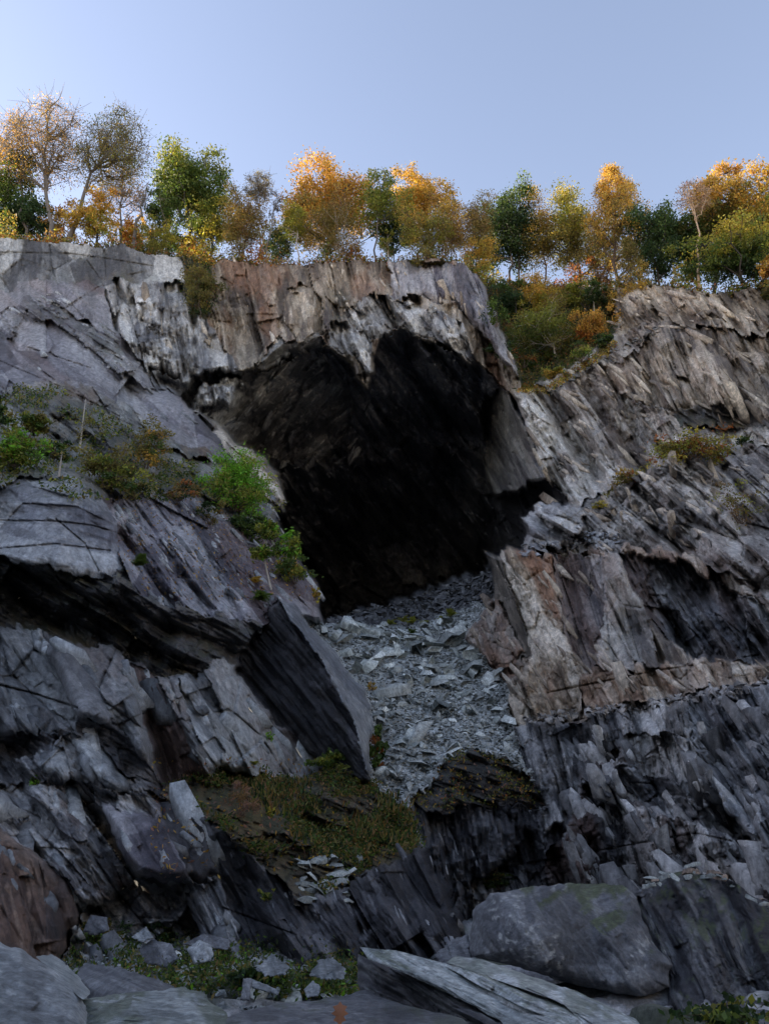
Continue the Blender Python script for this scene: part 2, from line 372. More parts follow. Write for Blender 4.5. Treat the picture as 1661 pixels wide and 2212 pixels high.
reg('buttress', [(1330, 1195), (1480, 1215), (1661, 1320), (2100, 1440), (2100, 1470), (1661, 1440), (1480, 1420), (1400, 1330)],
    [(1340, 1200, 35.4), (1480, 1220, 34.9), (1661, 1330, 31.4), (1661, 1430, 28.4), (1450, 1400, 31.6)], th=30, L=4, W=.9, A=1.3, T=.55, pal=GREY, streak=1.3, stain=.7, rust=.12)
reg('buttress', [(1000, 1325), (1055, 1300), (1080, 1310), (1130, 1410), (1095, 1480), (1045, 1420), (1005, 1380)],
    [(1000, 1330, 41), (1060, 1300, 38.5), (1125, 1410, 34), (1090, 1480, 34.5), (1005, 1380, 39)], th=20, L=2, W=1.0, A=.6, T=.35, pal=RUST, rust=.3)
reg('lower_right_cliff', [(1110, 1566), (1350, 1530), (1500, 1510), (1661, 1478), (2100, 1430), (2100, 2300), (1020, 2300), (1020, 1900), (1060, 1860), (1172, 1742), (1130, 1640)],
    [(1112, 1570, 29.5), (1400, 1525, 26.5), (1661, 1485, 23.5), (1661, 1900, 18.5), (1250, 1900, 23), (1040, 1920, 25.5), (1400, 1700, 23.6)], th=20, L=2.6, W=.75, A=1.0, T=.62, pal=[(.045, .043, .046), (.20, .195, .19), (.64, .62, .59)], streak=1.2, stain=.75, rust=.12)
reg('lower_right_cliff', [(1110, 1566), (1200, 1552), (1215, 1640), (1250, 1740), (1180, 1860), (1060, 1890), (1172, 1742), (1130, 1640)],
    [(1112, 1570, 29.8), (1200, 1560, 28.4), (1180, 1860, 25.4), (1070, 1880, 26.2)], th=15, L=5, W=.6, A=.5, T=.35, pal=DARK, streak=1.2)
LC_ = [(1112, 1570, 29.5), (1400, 1525, 26.5), (1661, 1485, 23.5), (1661, 1900, 18.5), (1250, 1900, 23), (1040, 1920, 25.5), (1400, 1700, 23.6)]
reg('lower_right_cliff', [(1350, 1580), (1450, 1590), (1500, 1680), (1480, 1720), (1350, 1730), (1320, 1660)],
    LC_, th=18, L=2.6, W=.8, A=.9, T=.6, pal=[(.15, .14, .135), (.42, .40, .37), (.66, .64, .61)], stain=.12)
reg('lower_right_cliff', [(1110, 1566), (1350, 1532), (1380, 1580), (1280, 1640), (1240, 1740), (1180, 1800), (1150, 1700)],
    LC_, th=18, L=3, W=.6, A=.8, T=.5, pal=[(.03, .03, .032), (.09, .088, .09), (.42, .41, .40)], stain=.45)
reg('lower_right_cliff', [(1250, 1700), (1350, 1660), (1480, 1690), (1661, 1760), (2100, 1850), (2100, 1900), (1661, 1850), (1480, 1770), (1350, 1720)],
    [(1250, 1710, 24.8), (1480, 1700, 22.8), (1661, 1780, 20.2), (1661, 1850, 20.4), (1400, 1740, 24)], th=35, L=2, W=.7, A=1.0, T=.6, pal=GREY, stain=.5)
reg('lower_right_cliff', [(1480, 1490), (1661, 1470), (2100, 1430), (2100, 1900), (1661, 1860), (1560, 1740), (1500, 1640)],
    [(1490, 1500, 25), (1661, 1482, 22.6), (1661, 1850, 18), (1560, 1740, 20.6)], th=30, L=3, W=.7, A=.9, T=.55, pal=GREY, streak=1.2, stain=.4)
# scree and what lies under it
reg('scree_slope', [(600, 1300), (665, 1335), (700, 1345), (760, 1350), (880, 1348), (1000, 1322), (1060, 1300), (1005, 1380), (1045, 1420), (1095, 1480), (1112, 1566), (1132, 1640), (1175, 1742), (1000, 1745), (880, 1742), (790, 1700), (780, 1600), (800, 1500), (720, 1400)],
    [(880, 1350, 44.5), (1000, 1325, 45), (700, 1350, 42), (800, 1500, 33.5), (1100, 1560, 31), (850, 1700, 26.5), (1050, 1640, 28), (900, 1420, 39)], th=70, L=1.0, W=.55, A=.35, T=.25, pal=GREEN, streak=.4, stain=.05)
reg('bank', [(880, 1745), (935, 1680), (960, 1635), (1010, 1620), (1080, 1640), (1132, 1650), (1180, 1745), (1100, 1765), (960, 1765)],
    [(880, 1745, 25.6), (960, 1635, 27.4), (1132, 1650, 28), (1180, 1745, 26.6), (1020, 1700, 26.2)], th=70, L=1.2, W=.6, A=.45, T=.4, pal=WET_SHADE, moss=.15)
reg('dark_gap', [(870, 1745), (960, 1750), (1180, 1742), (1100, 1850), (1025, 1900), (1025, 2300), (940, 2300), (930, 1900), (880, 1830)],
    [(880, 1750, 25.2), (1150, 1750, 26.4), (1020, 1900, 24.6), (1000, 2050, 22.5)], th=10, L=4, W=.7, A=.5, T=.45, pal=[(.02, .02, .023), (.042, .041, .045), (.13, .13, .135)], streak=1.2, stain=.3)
# ---- left middle
reg('left_slope', [(-400, 865), (0, 850), (100, 835), (200, 875), (330, 965), (480, 1000), (600, 1088), (622, 1170), (560, 1130), (470, 1085), (330, 1055), (220, 1085), (150, 1042), (-400, 1042)],
    [(0, 860, 36), (0, 1040, 25), (330, 965, 37.4), (330, 1050, 31), (600, 1090, 39), (150, 1035, 26.5), (480, 1010, 38.6), (200, 880, 37.6)], th=52, L=4, W=1.4, A=1.0, T=.4, pal=GREY, moss=.42, stain=.3)
reg('left_slope', [(215, 1082), (330, 1050), (470, 1082), (560, 1128), (620, 1168), (690, 1260), (700, 1340), (665, 1338), (600, 1298), (565, 1345), (470, 1335), (300, 1295), (262, 1235), (250, 1120)],
    [(250, 1090, 28.5), (262, 1230, 24.6), (690, 1300, 36), (600, 1298, 30.4), (470, 1335, 26.8), (480, 1082, 35), (620, 1170, 37)], th=38, L=4, W=.9, A=.7, T=.3, pal=PUR, streak=1.2, stain=.45, rust=.12)
reg('left_slope', [(-400, 1040), (0, 1045), (60, 1030), (150, 1040), (222, 1080), (252, 1120), (268, 1235), (200, 1242), (0, 1212), (-400, 1212)],
    [(0, 1042, 24.4), (150, 1042, 24.8), (250, 1120, 24.6), (0, 1212, 22.4), (265, 1235, 23.4), (100, 1120, 23.2)], th=78, L=6, W=1.8, A=.3, T=.12, pal=[(.14, .14, .165), (.30, .307, .335), (.52, .53, .545)], streak=.7, stain=.15, moss=.18)
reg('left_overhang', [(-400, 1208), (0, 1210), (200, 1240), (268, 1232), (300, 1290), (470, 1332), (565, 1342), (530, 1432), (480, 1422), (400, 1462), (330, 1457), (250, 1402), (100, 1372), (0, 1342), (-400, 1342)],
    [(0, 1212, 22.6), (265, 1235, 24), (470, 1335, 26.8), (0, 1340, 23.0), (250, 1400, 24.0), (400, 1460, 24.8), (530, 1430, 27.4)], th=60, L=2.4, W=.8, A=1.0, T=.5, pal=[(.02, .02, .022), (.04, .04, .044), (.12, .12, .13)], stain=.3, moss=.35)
reg('lower_left_cliff', [(-400, 1340), (0, 1342), (100, 1372), (250, 1402), (330, 1457), (400, 1462), (480, 1422), (530, 1432), (700, 1640), (640, 1695), (540, 1695), (350, 1700), (250, 1570), (0, 1600), (-400, 1600)],
    [(0, 1345, 22.2), (250, 1405, 23), (480, 1430, 26), (0, 1595, 19), (300, 1600, 20), (600, 1690, 25.6), (450, 1560, 23)], th=35, L=4.2, W=1.7, A=.8, T=.24, pal=[(.10, .105, .11), (.23, .235, .24), (.40, .415, .41)], streak=.8, stain=.35, rust=.1)
reg('lower_left_cliff', [(95, 1400), (120, 1372), (160, 1390), (250, 1560), (240, 1575), (175, 1560)],
    [(110, 1380, 21.2), (175, 1560, 18.9), (250, 1560, 19.6)], th=30, L=6, W=3, A=.15, T=.1, pal=GREY)
reg('lower_left_cliff', [(285, 1440), (340, 1460), (400, 1600), (480, 1720), (440, 1740), (350, 1700), (330, 1620)],
    [(290, 1440, 23.4), (400, 1600, 22.0), (460, 1730, 21.6)], th=20, L=5, W=1.2, A=.3, T=.2, pal=DARK, rust=.2)
reg('lower_left_cliff', [(-400, 1590), (0, 1600), (180, 1565), (250, 1560), (350, 1698), (300, 1720), (250, 1660), (180, 1600), (60, 1640), (0, 1655), (-400, 1660)],
    [(0, 1600, 19.8), (250, 1565, 20.6), (0, 1650, 20), (330, 1690, 20.8)], th=60, L=2, W=.6, A=.5, T=.3, pal=DARK, rust=.3)
reg('lower_left_cliff', [(-400, 1655), (0, 1650), (60, 1635), (160, 1595), (250, 1655), (350, 1720), (450, 1750), (455, 1800), (420, 1760), (180, 1700), (0, 1690), (-400, 1690)],
    [(0, 1650, 19.4), (160, 1600, 20), (350, 1715, 20), (0, 1690, 19), (430, 1760, 20.4)], th=35, L=2.2, W=.8, A=.5, T=.3, pal=GREY, stain=.25)
reg('lower_left_cliff', [(-400, 1688), (0, 1688), (180, 1698), (300, 1720), (390, 1720), (345, 1760), (300, 1960), (200, 1980), (150, 2020), (-400, 2000)],
    [(0, 1690, 18.8), (300, 1725, 20.2), (0, 1900, 16.8), (280, 1950, 18.8), (150, 1850, 18.2)], th=38, L=2.2, W=.6, A=.7, T=.5, pal=GREY, stain=.5, rust=.45)
reg('lower_left_cliff', [(345, 1740), (400, 1710), (470, 1720), (450, 1775), (470, 1880), (430, 1905), (395, 1870)],
    [(345, 1745, 19.8), (455, 1760, 20.4), (430, 1905, 18.6), (395, 1870, 18.6)], th=20, L=5, W=2, A=.25, T=.15, pal=DARK, stain=.3)
reg('lower_left_cliff', [(270, 1920), (330, 1900), (385, 1925), (430, 1905), (460, 1890), (490, 1960), (520, 2100), (150, 2110), (160, 2000), (200, 1960)],
    [(280, 1925, 20), (430, 1910, 20), (160, 2050, 18.4), (480, 2060, 18.6)], th=40, L=1.6, W=.8, A=.8, T=.5, pal=GREY, stain=.4)
reg('lower_left_cliff', [(400, 1935), (470, 1900), (530, 1990), (560, 2100), (470, 2110), (440, 2020)],
    [(410, 1940, 19), (480, 1905, 19), (470, 2080, 17), (555, 2080, 17.4)], th=25, L=5, W=.5, A=.25, T=.2, pal=GREY, streak=1.3)
reg('lower_left_cliff', [(-400, 1830), (0, 1780), (60, 1830), (150, 1900), (170, 1980), (140, 2040), (60, 2090), (-400, 2300)],
    [(0, 1800, 16.6), (160, 1930, 16.8), (0, 2070, 15.2), (130, 2040, 15.6)], th=12, L=4, W=1.2, A=.25, T=.15, streak=1.6, pal=[(.045, .042, .045), (.14, .088, .066), (.24, .17, .13)], rust=.95, stain=.3)
PB = [(.13, .14, .15), (.34, .36, .37), (.56, .58, .58)]
reg('lower_left_cliff', [(148, 1588), (205, 1592), (250, 1650), (282, 1710), (228, 1706), (190, 1660)],
    [(150, 1590, 19.4), (205, 1592, 20), (280, 1710, 19.2), (228, 1706, 18.6)], th=35, L=4, W=1.6, A=.25, T=.15, pal=PB, stain=.15)
reg('lower_left_cliff', [(98, 1614), (145, 1622), (142, 1694), (84, 1648)],
    [(98, 1614, 19.3), (145, 1622, 19.4), (142, 1694, 18.4), (84, 1648, 18.8)], th=35, L=3, W=1.4, A=.25, T=.15, pal=PB, stain=.15)
reg('lower_left_cliff', [(390, 1470), (428, 1540), (492, 1622), (482, 1655), (440, 1622), (412, 1560)],
    [(390, 1472, 23.4), (490, 1625, 22.8), (440, 1622, 22.0), (412, 1560, 22.6)], th=35, L=5, W=1.4, A=.2, T=.12, pal=PB, stain=.15)
reg('lower_left_cliff', [(222, 1738), (300, 1752), (345, 1766), (398, 1868), (372, 1892), (302, 1897), (262, 1840)],
    [(225, 1740, 18.7), (345, 1766, 19.0), (398, 1868, 17.9), (302, 1897, 17.4)], th=30, L=5, W=2, A=.2, T=.12, pal=PUR, stain=.3)
# leaning slab, ledge and the wall below the ledge
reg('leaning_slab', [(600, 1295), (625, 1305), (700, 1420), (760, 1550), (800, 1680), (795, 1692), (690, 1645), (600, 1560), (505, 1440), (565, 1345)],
    [(600, 1297, 27.6), (700, 1420, 26.4), (797, 1688, 24.0), (690, 1645, 26), (505, 1440, 28.8)], th=38, L=6, W=.35, A=.16, T=.2, pal=WET_SHADE, streak=1.6, stain=.1)
reg('leaning_slab', [(600, 1295), (640, 1310), (720, 1412), (800, 1515), (803, 1590), (798, 1690), (760, 1560), (690, 1420)],
    [(600, 1297, 27.4), (690, 1420, 26.2), (797, 1685, 23.9), (800, 1515, 29.5), (720, 1412, 29.5)], th=38, L=7, W=.8, A=.12, T=.08, pal=[(.14, .15, .17), (.25, .26, .27), (.33, .34, .34)], streak=.5, stain=.2)  # lit right side of the slab put into a paler palette
reg('grass_ledge', [(340, 1712), (480, 1662), (640, 1685), (797, 1692), (885, 1745), (905, 1830), (860, 1855), (760, 1905), (640, 1965), (618, 1905), (450, 1775), (390, 1740)],
    [(480, 1668, 25.5), (797, 1692, 25.6), (885, 1745, 25), (640, 1955, 18.3), (450, 1775, 19.4), (890, 1835, 21.6), (640, 1800, 21.4)], th=70, L=1.5, W=.8, A=.6, T=.4, pal=[(.035, .032, .03), (.075, .068, .06), (.16, .15, .14)], moss=.5)
reg('ledge_wall', [(385, 1740), (450, 1770), (620, 1905), (640, 1965), (760, 1905), (860, 1855), (905, 1830), (945, 1900), (1010, 2040), (1015, 2300), (400, 2300), (540, 2080), (480, 1930), (440, 1800)],
    [(420, 1765, 19.5), (640, 1965, 17.8), (900, 1840, 21), (1000, 2040, 18), (820, 2080, 16.8), (560, 2080, 17.0), (480, 1930, 18.8)], th=30, L=5, W=.8, A=.5, T=.3, pal=[(.022, .022, .026), (.05, .05, .056), (.17, .17, .18)], streak=1.2, stain=.3)

U = np.r_[np.linspace(-330, -22, 44), np.arange(-20, 1682, 2.05), np.linspace(1684, 1990, 44)]
NU = len(U)
NT = 750
rim_u = [-330, 0, 60, 130, 200, 210, 265, 300, 400, 455, 480, 530, 545, 610, 660, 690, 770, 800, 860, 880, 920, 1000, 1012, 1060, 1150, 1285, 1300, 1320, 1400, 1440, 1480, 1560, 1661, 1990]
rim_v = [500, 513, 518, 527, 530, 535, 530, 545, 560, 575, 560, 563, 570, 572, 576, 568, 565, 560, 562, 558, 560, 568, 580, 614, 618, 622, 624, 632, 620, 612, 630, 632, 622, 612]
rim = np.interp(U, rim_u, rim_v) + 14 * (fbm(U / 45, U * 0, 5, 4) - .5) + 5 * (hsh(np.floor(U / 13), U * 0, 3) - .5)
tt = np.linspace(0, 1, NT)
uu, _ = np.meshgrid(U, tt)
vv = rim[None, :] + (2095 - rim[None, :]) * tt[:, None]

# ragged, block-edged region borders
ang = R(28)
ca, cb = (uu * math.sin(ang) + vv * math.cos(ang)), (uu * math.cos(ang) - vv * math.sin(ang))
qa, qb = ca, cb
for s1, s2, mx_, sd in ((70, 26, .26, 91), (22, 9, .25, 92)):
    wx, wy, *_ = worley(qa / s1, qb / s2, sd)
    qa, qb = wx * s1 * mx_ + qa * (1 - mx_), wy * s2 * mx_ + qb * (1 - mx_)
wu, wv = qa * math.sin(ang) + qb * math.cos(ang), qa * math.cos(ang) - qb * math.sin(ang)
wu += 14 * (fbm(uu / 45, vv / 45, 21, 4) - .5)
wv += 14 * (fbm(uu / 45, vv / 45, 22, 4) - .5)
rid = np.zeros(uu.shape, np.int32)
for i, r in enumerate(REG):
    rid[inpoly(wu, wv, r['poly'])] = i
# anything no outline claims goes to the region beside it
for _ in range(40):
    z = rid == 0
    if not z.any(): break
    q = rid.copy()
    for ax, sh in ((0, 1), (0, -1), (1, 1), (1, -1)):
        t_ = np.roll(rid, sh, ax)
        if ax == 0: t_[0 if sh == 1 else -1] = 0
        else: t_[:, 0 if sh == 1 else -1] = 0
        q = np.where((q == 0) & (t_ != 0), t_, q)
    rid = q
YB = np.zeros(uu.shape)
for i, r in enumerate(REG):
    m = rid == i
    if m.any(): YB[m] = field(r['ctrl'], uu[m], vv[m])
# soften the steps: broadly inside the rock, hardly at all round the cave, the slab and the gully
def blur(A, sig):
    n = int(sig * 2.5)
    k = np.exp(-.5 * (np.arange(-n, n + 1) / sig) ** 2); k /= k.sum()
    for ax in (0, 1):
        Ap = np.pad(A, [(n, n) if q == ax else (0, 0) for q in (0, 1)], mode='edge')
        A = sum(k[j] * np.take(Ap, range(j, j + A.shape[ax]), axis=ax) for j in range(2 * n + 1))
    return A
hard_r = np.array([r['obj'] in ('cave', 'leaning_slab', 'gully', 'dark_gap', 'bank', 'buttress', 'lower_right_cliff') for r in REG])
hb = np.zeros(uu.shape)
for ax in (0, 1):
    ra_, rb_ = (rid[:-1], rid[1:]) if ax == 0 else (rid[:, :-1], rid[:, 1:])
    m = (ra_ != rb_) & (hard_r[ra_] | hard_r[rb_])
    if ax == 0: hb[:-1] += m
    else: hb[:, :-1] += m
hb = np.clip(blur(hb, 7) * 40, 0, 1)
YB = blur(YB, 1.5) * hb + blur(YB, 5.0) * (1 - hb)

def lerp3(pal, t):
    p = np.array(pal)
    t = np.clip(t, 0, 1) * 2
    k = np.clip(np.floor(t), 0, 1).astype(int)
    f = (t - k)[..., None]
    return p[k] * (1 - f) + p[k + 1] * f

DY = np.zeros(uu.shape)
COL = np.zeros(uu.shape + (3,))
MOSS = np.zeros(uu.shape)
for i, r in enumerate(REG):
    m = rid == i
    if not m.any(): continue
    u, v, Y = uu[m], vv[m], YB[m]
    Ym = float(np.mean([c[2] for c in r['ctrl']]))
    k = Ym / F_PX * 1.05
    x, z = u * k, v * k
    x, z = x + .5 * (fbm(x / 4, z / 4, 40 + i, 2) - .5), z + .5 * (fbm(x / 4, z / 4, 70 + i, 2) - .5)
    a = x * math.sin(r['th']) + z * math.cos(r['th'])
    b = x * math.cos(r['th']) - z * math.sin(r['th'])
    d = np.zeros(u.shape); tone = np.zeros(u.shape)
    L, W, A = r['L'], r['W'], r['A']
    sl_ = r['T'] / .42
    for o, (sc, wt) in enumerate(((2.2, .10), (1, .22), (.42, .42), (.17, .20), (.07, .06))):
        dd, tn = facet(a, b, L * sc, W * sc, 1.5 * A * sc ** .9, sl_ * (.8, 2.0, 2.2, 2.2, 1.8)[o], 100 + i * 13 + o * 5)
        keep = np.clip(.15 + 1.35 * vnoise(x / 5 + o * 9, z / 5, 900 + i), 0, 1.2) if o > 1 else 1.0          # calm faces between broken ones
        d += keep * (dd - .2 * W * sc)
        tone += wt * tn
    bx, by, ii, jj, d1, d2 = worley(a / (L * 1.3), b / (W * 2.2), 100 + i * 13 + 60)
    d += (hsh(ii, jj, 3) - .5) * 1.0 * A
    bx, by, ii, jj, d1, d2 = worley(a / (L * .5), b / (W * .8), 100 + i * 13 + 66)
    kp = vnoise(x / 4 + 5, z / 4, 930 + i)
    d += kp * ((hsh(ii, jj, 3) - .5) * .8 * A + (hsh(ii, jj, 4) - .5) * 1.6 * r['T'] * (b - by * W * .8) + (hsh(ii, jj, 5) - .5) * .9 * r['T'] * (a - bx * L * .5))
    tone += .45 * (hsh(ii, jj, 6) - .5)
    # open joints between the blocks
    jo = sstep(.35, .6, vnoise(x / 3 + 11, z / 3, 960 + i))
    d += jo * .20 * min(1, A) * np.exp(-((d2 - d1) / .045) ** 2)
    _, _, _, _, e1, e2 = worley(a / (L * .22), b / (W * .34), 100 + i * 13 + 71)
    d += (1 - jo) * .10 * min(1, A) * np.exp(-((e2 - e1) / .06) ** 2)
    st = fbm(b / (W * .12), a / (L * .9), 300 + i, 4)
    d += (st - .5) * .12 * A * r['streak']
    DY[m] = d - d.mean()
    big = fbm(x / 6, z / 6, 400 + i, 4)
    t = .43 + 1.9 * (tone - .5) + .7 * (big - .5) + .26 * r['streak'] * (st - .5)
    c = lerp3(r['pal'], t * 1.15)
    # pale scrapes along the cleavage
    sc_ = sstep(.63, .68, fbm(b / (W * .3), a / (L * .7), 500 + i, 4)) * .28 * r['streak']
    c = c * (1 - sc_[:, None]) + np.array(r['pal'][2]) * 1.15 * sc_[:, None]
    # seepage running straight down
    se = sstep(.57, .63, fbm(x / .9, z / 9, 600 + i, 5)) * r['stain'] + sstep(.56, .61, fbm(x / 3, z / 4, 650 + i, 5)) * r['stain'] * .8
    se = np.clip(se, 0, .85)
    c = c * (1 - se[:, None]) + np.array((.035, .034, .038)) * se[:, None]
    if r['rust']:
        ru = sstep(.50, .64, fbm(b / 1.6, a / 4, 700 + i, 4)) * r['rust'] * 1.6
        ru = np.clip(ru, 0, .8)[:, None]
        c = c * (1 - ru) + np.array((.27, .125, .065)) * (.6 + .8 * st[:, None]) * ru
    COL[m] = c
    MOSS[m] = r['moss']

# drill lines and open joints that cross the faces
def crack(pts, w=2.2, depth=.5):
    for (x1, y1), (x2, y2) in zip(pts[:-1], pts[1:]):
        lx, ly = x2 - x1, y2 - y1
        n = math.hypot(lx, ly)
        s = ((uu - x1) * lx + (vv - y1) * ly) / n
        d = np.abs((uu - x1) * ly - (vv - y1) * lx) / n + 2.0 * (fbm(uu / 12, vv / 12, 33, 2) - .5)
        m = (s > 0) & (s < n)
        DY[m] += depth * np.exp(-(d[m] / w) ** 2)
crack([(1180, 1497), (1400, 1452), (1640, 1415)], 1.5, .3)
crack([(1060, 1880), (1300, 1836), (1500, 1800), (1661, 1835)], 1.5, .3)
crack([(0, 1125), (110, 1125), (200, 1135), (250, 1150)], 1.4, .2)
crack([(0, 1185), (120, 1175), (240, 1190)], 1.4, .2)
crack([(120, 1120), (185, 1175), (215, 1235)], 1.4, .2)
crack([(0, 545), (150, 548), (240, 560), (330, 575)], 1.3, .22)
crack([(108, 528), (112, 575), (130, 625)], 1.5, .3)
crack([(225, 540), (232, 610)], 1.5, .3)
crack([(0, 780), (130, 835), (260, 900)], 1.4, .3)
crack([(60, 750), (210, 800), (300, 850)], 1.4, .3)
crack([(0, 1480), (80, 1500), (170, 1530)], 2, .35)
crack([(480, 1960), (640, 2020)], 1.5, .2)

YY = np.clip(YB + DY, 10, 140)
P = at(uu, vv, YY)
# moss and soil gather where the rock is flat
du = np.gradient(P, axis=1); dv = np.gradient(P, axis=0)
nrm = np.cross(du, -dv)
nrm /= np.linalg.norm(nrm, axis=-1, keepdims=True) + 1e-9
nrm *= np.sign(-(nrm[..., 1:2]) + 1e-9)
flat = nrm[..., 2]
mm = sstep(.35, .75, flat + .5 * (fbm(uu / 14, vv / 14, 801, 4) - .5)) * MOSS * 1.3 + sstep(.60, .72, fbm(uu / 40, vv / 40, 802, 4)) * MOSS * .6
mm = np.clip(mm, 0, .92)[..., None]
mg = fbm(uu / 20, vv / 20, 803, 4)[..., None]
mcol = np.array((.055, .06, .02)) * (1 - sstep(.4, .6, mg)) + np.array((.13, .095, .035)) * sstep(.4, .6, mg)
COL = COL * (1 - mm) + mcol * mm

# neighbouring faces of one rock share some of their staining
for c_ in range(3):
    COL[..., c_] = COL[..., c_] * (.72 + .28 * (blur(COL[..., c_], 9) / (COL[..., c_] + 1e-3)).clip(.2, 3))
names = [r['obj'] for r in REG]
LAB = {
    'upper_cliff': "pale fractured slate cliff under the row of autumn trees",
    'left_cliff': "smooth purple grey slabs sloping down left of the cave",
    'cave': "dark cave hollow in the middle of the quarry face",
    'gully': "overgrown gully in the rim between the two cliff tops",
    'right_cliff': "streaky brown slate slope right of the cave mouth",
    'buttress': "brown and rust stained buttress standing right of the scree",
    'lower_right_cliff': "splintered slate cliff below the buttress",
    'scree_slope': "pale green grey scree running down from the cave",
    'bank': "black bank at the foot of the scree",
    'dark_gap': "dark recess below the foot of the scree",
    'left_slope': "bush covered shelf and blue grey slab on the left",
    'left_overhang': "black mossy overhang under the blue grey slab",
    'lower_left_cliff': "blocky layered slate cliff at lower left",
    'leaning_slab': "huge black slab leaning beside the scree",
    'grass_ledge': "grassy earth ledge below the leaning slab",
    'ledge_wall': "dark slate wall dropping below the grassy ledge",
}
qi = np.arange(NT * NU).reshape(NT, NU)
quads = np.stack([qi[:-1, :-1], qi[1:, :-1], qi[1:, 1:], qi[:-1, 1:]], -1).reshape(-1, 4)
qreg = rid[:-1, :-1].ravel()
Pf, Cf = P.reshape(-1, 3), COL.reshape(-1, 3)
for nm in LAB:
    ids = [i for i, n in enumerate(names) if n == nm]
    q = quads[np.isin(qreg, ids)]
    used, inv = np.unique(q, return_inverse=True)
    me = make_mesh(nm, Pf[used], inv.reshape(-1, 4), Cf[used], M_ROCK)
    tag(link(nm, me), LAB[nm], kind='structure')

# slabs and splinters standing proud of the faces: the larger ones singly, the rest joined
gs = np.random.default_rng(21)
def splinter(g, n=5):
    an = np.linspace(0, 2 * math.pi, n, endpoint=False) + g.uniform(-.35, .35, n)
    ring = np.stack([np.cos(an) * .5, np.sin(an) * .5], -1)
    e0, e1 = g.uniform(.35, .95), g.uniform(.25, .8)
    k0, k1 = g.normal(0, .22, 2), g.normal(0, .3, 2)
    A0 = np.c_[ring * e0 + g.normal(0, .1, 2), -.5 + ring @ k0]
    A1 = np.c_[ring * e1 + g.normal(0, .14, 2), .5 + ring @ k1]
    Am = np.c_[ring * 1.0, np.full(n, g.uniform(-.15, .2)) + ring @ g.normal(0, .3, 2)]
    V = np.concatenate([A0, Am, A1, A0.mean(0)[None], A1.mean(0)[None]])
    i = np.arange(n); j = (i + 1) % n
    Q = np.concatenate([np.stack([i, j, j + n, i + n], -1), np.stack([i + n, j + n, j + 2 * n, i + 2 * n], -1)])
    T3 = np.concatenate([np.stack([j, i, np.full(n, 3 * n)], -1), np.stack([i + 2 * n, j + 2 * n, np.full(n, 3 * n + 1)], -1)])
    return V, Q, T3
SPL = [splinter(gs) for _ in range(16)]
def slabs(obj, count, lrange, aspect, th, pal, nbig, name, label, cond=None, bury=.66, tb=(.2, 1.0)):
    ids = [i for i, nm_ in enumerate(names) if nm_ == obj]
    m = np.isin(rid, ids) & (uu > -12) & (uu < 1672)
    if cond is not None: m &= cond
    idx = np.flatnonzero(m.ravel())
    clump = sstep(.45, .62, fbm(uu.ravel()[idx] / 60, vv.ravel()[idx] / 60, 931, 3)) + .03
    w = P[..., 1].ravel()[idx] ** 1.5 * clump
    k = gs.choice(idx, count, p=w / w.sum())
    ln = lrange[0] + (lrange[1] - lrange[0]) * gs.beta(1.1, 2.6, count)
    ln = -np.sort(-ln)
    Vs, Q, T3, CC, off, out = [], [], [], [], 0, []
    parent = bpy.data.objects[obj]
    for q in range(count):
        r_, c_ = divmod(int(k[q]), NU)
        p0 = P[r_, c_]
        thq = th + gs.normal(0, .10)
        step = 12
        r2, c2 = min(NT - 1, r_ + int(step * math.cos(thq))), int(np.clip(c_ + step * math.sin(thq), 0, NU - 1))
        ax = np.array([math.sin(thq), 0, -math.cos(thq)])
        dz = P[r2, c2] - p0; h_ = math.hypot(dz[0], dz[2]) + 1e-6
        ax[1] = np.clip(dz[1] / h_, -.75, .75) + gs.normal(0, .12)
        ax /= np.linalg.norm(ax)
        vw = p0 - CAM; vw /= np.linalg.norm(vw)
        sd = np.cross(vw, ax); sd /= np.linalg.norm(sd)
        nm = np.cross(sd, ax); rot = gs.normal(0, .3)
        s2 = sd * math.cos(rot) + nm * math.sin(rot); n2 = -sd * math.sin(rot) + nm * math.cos(rot)
        L_ = ln[q]; W_ = L_ * gs.uniform(*aspect); D_ = W_ * gs.uniform(.5, .95)
        V, F4, F3 = SPL[int(gs.integers(16))]
        V = p0 + (V[:, 0:1] * W_) * s2 + (V[:, 1:2] * D_) * n2 + (V[:, 2:3] * L_) * ax + vw * D_ * (bury - .3)
        c0 = lerp3(pal, np.array([gs.uniform(*tb)]))[0]
        col = np.tile(c0, (len(V), 1)) * gs.uniform(.9, 1.1, (len(V), 1))
        if q < nbig:
            o_ = link('slate_slab', make_mesh('slate_slab', V - p0, [F4, F3], col, M_ROCK), parent)
            o_.location = p0
        else:
            Vs.append(V); Q.append(F4 + off); T3.append(F3 + off); CC.append(col); off += len(V)
    o_ = link(name, make_mesh(name, np.concatenate(Vs), [np.concatenate(Q), np.concatenate(T3)], np.concatenate(CC), M_ROCK), parent)
    o_['kind'] = 'stuff'
slabs('lower_right_cliff', 230, (.25, 2.0), (.2, .55), R(20), [(.06, .058, .06), (.26, .255, .25), (.60, .58, .55)], 60, 'slate_splinters', '', (vv > np.interp(uu, [1110, 1350, 1500, 1661], [1625, 1592, 1570, 1540])) & (uu > 1215))
slabs('buttress', 110, (.3, 2.6), (.12, .36), R(26), WARM, 45, 'slate_splinters', '', (uu < 1330) | (vv < 1180) | (vv > 1430))
slabs('right_cliff', 190, (.4, 3.6), (.10, .30), R(31), WARM, 60, 'slate_splinters', '', uu > 1150)
slabs('upper_cliff', 70, (.4, 3.0), (.12, .36), R(12), WARM, 50, 'slate_splinters', '', ((uu > 455) | (vv > 640)) & (rid != 13) & (vv < np.interp(uu, [240, 440, 560, 690, 840, 960, 1100], [760, 760, 760, 700, 670, 705, 780])))
